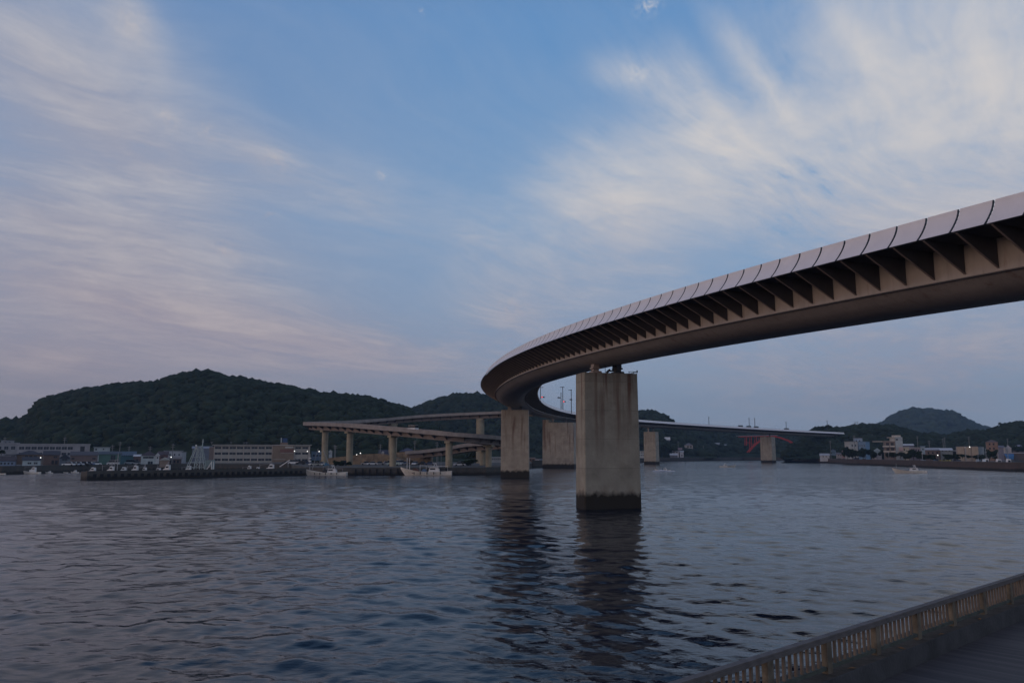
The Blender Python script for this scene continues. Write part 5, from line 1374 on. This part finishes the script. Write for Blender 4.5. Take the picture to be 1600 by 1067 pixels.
# ================================================================== POLES, LAMPS
def utility_pole(px, ptop, Y, label, zb=GZ, arms=2, group='utility poles on the shores'):
    zt = zz(ptop, Y); x = gx(px, Y, zt)
    t = empty('utility_pole', (x, Y, zb), 0, label, 'pole', group); h = zt-zb; k = Y/1000
    m = MB(); m.cyl((0, 0, 0), (0, 0, h), .17+.08*k, .11+.1*k, 8); m.build('post', M['pole'], t)
    for a in range(arms):
        m = MB(); m.bar((-.9, 0, h-.5-a*.9), (.9, 0, h-.5-a*.9), .12+.08*k); m.build('crossarm', M['pole'], t)
    return t
for (px, pt, Y, lab, zb) in (
    (101.5, 683, 420, 'thin utility pole standing above the left end of the long pale building', GZ),
    (8, 683, 420, 'thin utility pole above the grey block at far left', GZ),
    (176, 695, 400, 'utility pole behind the green warehouse', GZ), (188, 690, 400, 'utility pole above the gap between the green and blue sheds', GZ),
    (202, 697, 420, 'faint utility pole behind the blue green shed', GZ), (234.8, 697, 370, 'utility pole above the roof of the white two storey house', GZ),
    (270.5, 693, 345, 'tall utility pole in front of the pale grey block', GZ), (523, 695, 430, 'utility pole between the first two ramp columns', GZ),
    (524.5, 695.5, 420, 'second thin pole close to the one between the first two ramp columns', GZ),
    (594.3, 694, 365, 'utility pole left of the third ramp column', GZ), (648.3, 688, 375, 'utility pole rising above the blue grey tiled roof', GZ),
    (683, 690, 380, 'utility pole behind the lowest arm of the ramp', GZ),
    (1297, 688, 600, 'utility pole behind the first cottages on the right shore', GZ), (1334.3, 680, 560, 'tall pole in front of the pale grey face of the blue house', GZ),
    (1362.5, 678, 690, 'faint pole on the hill left of the hotel', GZ), (1433, 681, 600, 'pole in the trees right of the hotel', GZ),
    (1451.5, 688, 470, 'pole above the roof of the long brown shed', GZ), (1475.5, 683, 560, 'left pole of a pair behind the grey green shed', GZ),
    (1473, 685, 562, 'right hand partner pole behind the grey green shed', GZ), (1513.5, 682, 520, 'pole rising behind the beige warehouse', GZ),
    (1574, 685, 640, 'pole behind the white gabled house at far right', 2.3), (1336, 658.5, 735, 'tall twin pole on the crest of the right hill', 20), (1339.5, 658.5, 735, 'right hand pole of the tall twin on the crest of the right hill', 20),
    (1059.5, 689, 862, 'pole between the houses on the far slope', GZ), (1099, 696, 890, 'pole above the grey house on the far shore', GZ)):
    utility_pole(px, pt, Y, lab, zb)
# poles standing on the far half of the bridge
def deck_pole(s, u, h, label, arms=1):
    q = bp(s, u, -1.3); t = empty('lamp_post', tuple(q), bpsi_at(s), label, 'lamp post', 'lamp posts on the bridge')
    m = MB(); m.cyl((0, 0, 0), (0, 0, h), .22, .17, 8); m.build('post', M['dark_metal'], t)
    m = MB(); m.bar((-1.0, 0, h-.6), (1.0, 0, h-.6), .22); m.build('arm', M['dark_metal'], t)
    return t
def s_at(px, lo, hi): return float(min(np.arange(lo, hi, .25), key=lambda s: abs(px_of(bp(s, 0, 0)) - px)))
deck_pole(s_at(1097.5, 270, 380), -5.6, 7.0, 'slim lamp post on the far bridge, leftmost of those beyond the nearest pier')
deck_pole(s_at(1161, 270, 380), -5.6, 8.5, 'left lamp post of the close pair on the far bridge')
deck_pole(s_at(1170, 270, 380), -5.6, 8.8, 'right lamp post of the close pair on the far bridge')
deck_pole(s_at(1219.5, 270, 380), -5.6, 7.5, 'lamp post on the far bridge beside the large dark vehicle')
deck_pole(s_at(1284, 300, 388), -5.6, 11.0, 'tall lamp post at the far right end of the bridge')
# junction lamps and signals where the ramp leaves the bridge
def junction_pole(px, ptop, Y, zb, label, arms, sig=None, lit=False):
    p = at(px, ptop, Y); t = empty('signal_post', (p.x, Y, zb), 0, label, 'signal post', 'posts at the ramp junction'); h = p.z-zb
    m = MB(); m.cyl((0, 0, 0), (0, 0, h), .20, .15, 8); m.build('post', M['dark_metal'], t)
    for (a, b) in arms:
        m = MB(); m.box(a, b, -.15, .15, h-.42, h-.18); m.build('lamp_arm', M['dark_metal'], t)
    if sig:
        dx, pz, w_ = sig; zc = zz(pz, Y)-zb
        m = MB(); m.box(min(0, dx), max(0, dx), -.12, .12, zc-.12, zc+.06); m.box(dx-w_/2, dx+w_/2, -.2, .2, zc-.28, zc+.28); s_ = m.build('signal_head', M['dark_metal'], t)
        if lit:
            m = MB(); m.cyl((dx-.1*np.sign(dx)-.35, -.23, zc), (dx-.1*np.sign(dx)-.35, -.203, zc), .24, .24, 10); m.build('red_light', M['redlamp'], s_)
jY = 392; jz = bp(176, 0, -1.3).z
junction_pole(844.5, 604.3, jY, jz, 'leftmost junction post with a double lamp arm and a lit red signal', [(-1.0, 0), (.25, 1.4)], (1.2, 620.4, 1.7), True)
junction_pole(876.5, 613.0, jY+3, jz, 'shorter junction post with a signal box on its left', [], (-1.1, 621.2, 1.3), False)
junction_pole(879.2, 604.0, jY, jz, 'tallest junction post with a double lamp arm and a lit red signal on its right', [(-1.4, 0), (.0, .9)], (.9, 627.4, 1.1), True)
junction_pole(892.5, 608.5, jY+6, jz, 'rightmost junction post nearly touching the edge of the nearest pier', [(-1.3, 0), (0, .4)], (-.2, 624.2, 1.3), False)

def street_lamp(px, py, Y, label, zb=GZ):
    p = at(px, py, Y); t = empty('street_lamp', (p.x, Y, zb), 0, label, 'street lamp', 'lit lamps along the shores'); h = p.z-zb
    m = MB(); m.cyl((0, 0, 0), (0, 0, h), .10, .08, 8); m.build('post', M['pole'], t)
    m = MB(); m.box(-.45, .2, -.1, .1, h+.003, h+.12); m.build('arm', M['pole'], t)
    m = MB(); r_ = 0.17*Y/330; m.cyl((-.25, -.12, h+.1-r_), (-.25, -.12, h+.1+r_), r_, r_*.8, 8); m.build('lamp_head', M['lamp'], t)
    return t
street_lamp(64.8, 715.2, 300, 'lit street lamp between the small white house and the dark brown house')
street_lamp(461, 704.8, 396, 'lit lamp in front of the right half of the market hall, left of two')
street_lamp(481.2, 705.2, 396, 'lit lamp at the right corner of the market hall')
street_lamp(499.5, 705.4, 400, 'lit lamp just left of the first ramp column')
street_lamp(564.2, 708.2, 300, 'lit lamp post right of the second ramp column')
street_lamp(558.3, 710.6, 345, 'small lit lamp beside the second ramp column')
street_lamp(1515.6, 698.4, 422, 'lit lamp on the face of the beige warehouse')
street_lamp(1465.8, 711.2, 423, 'lit lamp above the blue car beside the yellow trucks')
street_lamp(268.5, 714.3, 345, 'dim lit lamp left of the steel tower')
street_lamp(1341, 692.6, 730, 'dummy') if False else None
# bollard posts on the right breakwater
for (px, Y, hh, lab) in ((1389, 474, 4.0, 'pale post on the right breakwater in front of the hotel'), (1441.5, 410, 3.4, 'pale post on the right breakwater below the narrow blue house'), (1509.5, 358, 6.0, 'pale lamp column on the right breakwater below the beige warehouse')):
    t = empty('marker_post', (gx(px, Y, 4), Y, 3.45), 0, lab, 'post'); 
    m = MB(); m.cyl((0, 0, 0), (0, 0, hh), .16, .13, 8); m.build('post', M['steel'], t)
    m = MB(); m.box(-.22, .22, -.22, .22, hh+.002, hh+.25); m.build('cap', M['white'], t)

# ================================================================== TREES
TREES = []
def tree_variant(seed, h=6.0, r=3.0, trunk=1.2, n=520):
    rg = np.random.default_rng(seed)
    lumps = [(rg.normal(0, r*.38), rg.normal(0, r*.38), trunk + (h-trunk)*rg.uniform(.25, .8), r*rg.uniform(.35, .6)) for _ in range(9)]
    V = []; F = []
    for i in range(n):
        cx_, cy_, cz_, cr = lumps[rg.integers(len(lumps))]
        d = rg.normal(0, 1, 3); d /= np.linalg.norm(d)
        p = np.array([cx_, cy_, cz_]) + d*cr*rg.uniform(.55, 1.08)*np.array([1, 1, .8])
        for k in range(3):
            a = rg.normal(0, 1, 3); a /= np.linalg.norm(a); b_ = np.cross(a, rg.normal(0, 1, 3)); b_ /= np.linalg.norm(b_); s_ = rg.uniform(.25, .55)*r/3
            q = p + rg.normal(0, .25, 3)
            b0 = len(V); V += [tuple(q-a*s_), tuple(q+b_*s_*.6), tuple(q+a*s_), tuple(q-b_*s_*.6)]; F.append((b0, b0+1, b0+2, b0+3))
    cr_ = MB(); cr_.add(V, F)
    tm = MB(); tm.cyl((0, 0, -.5), (0, 0, trunk*1.6), .22, .14, 8)
    for l in lumps[:5]: tm.cyl((0, 0, trunk*.9), (l[0], l[1], l[2]), .1, .04, 6)
    def me(mb, nm, mt):
        o = mb.build(nm, mt, None, fix=False); d = o.data; bpy.data.objects.remove(o); return d
    return me(cr_, 'crown', M['tree']), me(tm, 'trunk', M['bark'])
TREES = [tree_variant(s) for s in range(5)]
def tree(px, pybase, Y, hpx, wpx, label, zb=None, v=None):
    k = Y/FPX; zb = zz(pybase, Y) if zb is None else zb; x = gx(px, Y, zb)
    h = hpx*k; wr = wpx*k/2
    t = empty('tree', (x, Y, zb), random.uniform(0, 6), label, 'tree', 'trees along the shores')
    t.scale = (wr/3.0, wr/3.0, h/6.0)
    cm, tm = TREES[random.randrange(5) if v is None else v]
    for nm, me in (('crown', cm), ('trunk', tm)):
        o = bpy.data.objects.new(nm, me); C.objects.link(o); o.parent = t
    return t
BUSH = [(1366, 12, 'left of the white storage boxes'), (1382, 11, 'at the left foot of the hotel'), (1325, 15, 'left of the grey face of the blue house'), (1332, 12, 'under the left windows of the grey face'), (1338, 11, 'under the right windows of the grey face'), (1349, 13, 'under the light blue face'), (1415, 9, 'below the cream flat roofed house'), (1445, 8, 'below the narrow blue house'), (1454, 8, 'by the left end of the brown shed'), (1482, 9, 'below the grey green shed'), (1492, 9, 'in front of the dark open shed'), (1534, 8, 'below the pale blue grey warehouse side'), (1546, 13, 'left of the orange brown house base'), (1555, 13, 'right of the orange brown house base')]
for px, hp, wh in BUSH:
    tree(px, 717, 415 if px > 1440 else (452 if px > 1400 else 540 if px < 1360 else 500), hp*1.25, 13, 'dark bushy shrub ' + wh + ' on the right shore', zb=3.0)
for a in (
    (1388, 716, 476, 9, 11, 'dark bush like tree before the left side of the hotel'), (1397, 716, 470, 9, 14, 'wide dark tree in front of the middle of the hotel'), (1407, 716, 464, 9, 12, 'low dark tree at the right foot of the hotel'),
    (1421, 718, 440, 9, 12, 'dark tree between the hotel gable and the pinkish house'), (1428, 719, 432, 16, 17, 'largest dark tree on the right breakwater, rounded, right of the hotel'), (1437, 719, 425, 10, 12, 'small dark tree tucked right of the largest rounded tree'),
    (1327, 715, 600, 14, 12, 'dark tree left of the tall blue house'), (1345, 714, 548, 11, 12, 'dark tree in front of the tall blue house'), (1353, 714, 546, 12, 14, 'dark tree at the right corner of the tall blue house'), (1361, 714, 550, 12, 10, 'dark tree left of the white storage boxes'),
    (1504, 716, 405, 7, 13, 'low shrub in front of the left half of the beige warehouse'), (1514, 716.5, 404, 5.5, 10, 'low shrub in front of the middle of the beige warehouse'), (1524, 717, 402, 6, 12, 'low shrub in front of the right half of the beige warehouse'),
    (1588, 708, 640, 11, 17, 'rounded tree behind the open shed at far right'), (1600, 708, 640, 12, 14, 'rounded tree at the right frame edge behind the open shed'),
    (1447.5, 719, 415, 6, 8, 'small shrub right of the narrow blue house'), (1487, 719, 405, 8, 12, 'dark shrub right of the yellow trucks'),
    (1285, 676, 745, 11, 14, 'leafy tree at the far right end of the bridge, left one'), (1295, 676, 748, 12, 15, 'leafy tree at the far right end of the bridge, middle one'), (1307, 677, 752, 11, 14, 'leafy tree at the far right end of the bridge, right one'),
    (1565, 672, 770, 11, 9, 'dark tree left of the pale house on the hilltop'), (1571, 672, 770, 11, 9, 'dark tree touching the left wall of the pale hilltop house'), (1594, 666, 775, 9, 12, 'spiky tree on the crest at the right frame edge'),
    (1043, 714, 850, 20, 22, 'large dark tree on the far shore right of the tan distant pier'), (1036, 718, 815, 12, 13, 'dark shrub at the water right of the tan distant pier'), (1062, 700, 872, 7, 10, 'tree between the houses on the far slope'),
    (545, 729, 292, 8, 10, 'small dark tree at the foot of the second ramp column'), (524, 729, 290, 9, 10, 'small dark tree left of the second ramp column'), (533, 729, 291, 9, 10, 'small dark tree between the first two ramp columns'),
    (497, 727, 310, 8, 12, 'bush in front of the stone wall, left of the first ramp column'), (735, 729, 292, 12, 16, 'dark tree beneath the lowest arm of the ramp'), (2, 711, 340, 8, 12, 'dark tree at the left edge of the picture above the blue house'),
    (742, 720, 420, 16, 22, 'tree behind the short ramp columns')):
    tree(*a)

# ================================================================== AIR
m = bpy.data.materials.new('haze_air'); m.use_nodes = True
T = NT(m.node_tree); T.n.clear(); o_ = T.node('ShaderNodeOutputMaterial'); pv = T.node('ShaderNodeVolumePrincipled')
pv.inputs['Color'].default_value = (0.40, 0.60, 0.90, 1); pv.inputs['Density'].default_value = 0.00014; pv.inputs['Anisotropy'].default_value = 0.0
T.l.new(pv.outputs[0], o_.inputs['Volume'])
mb = MB(); mb.box(-1400, 1700, -120, 3100, -5.2, 215); o = mb.build('haze', m); tag(o, 'thin blue dusk haze over the harbour', None, None, 'stuff')
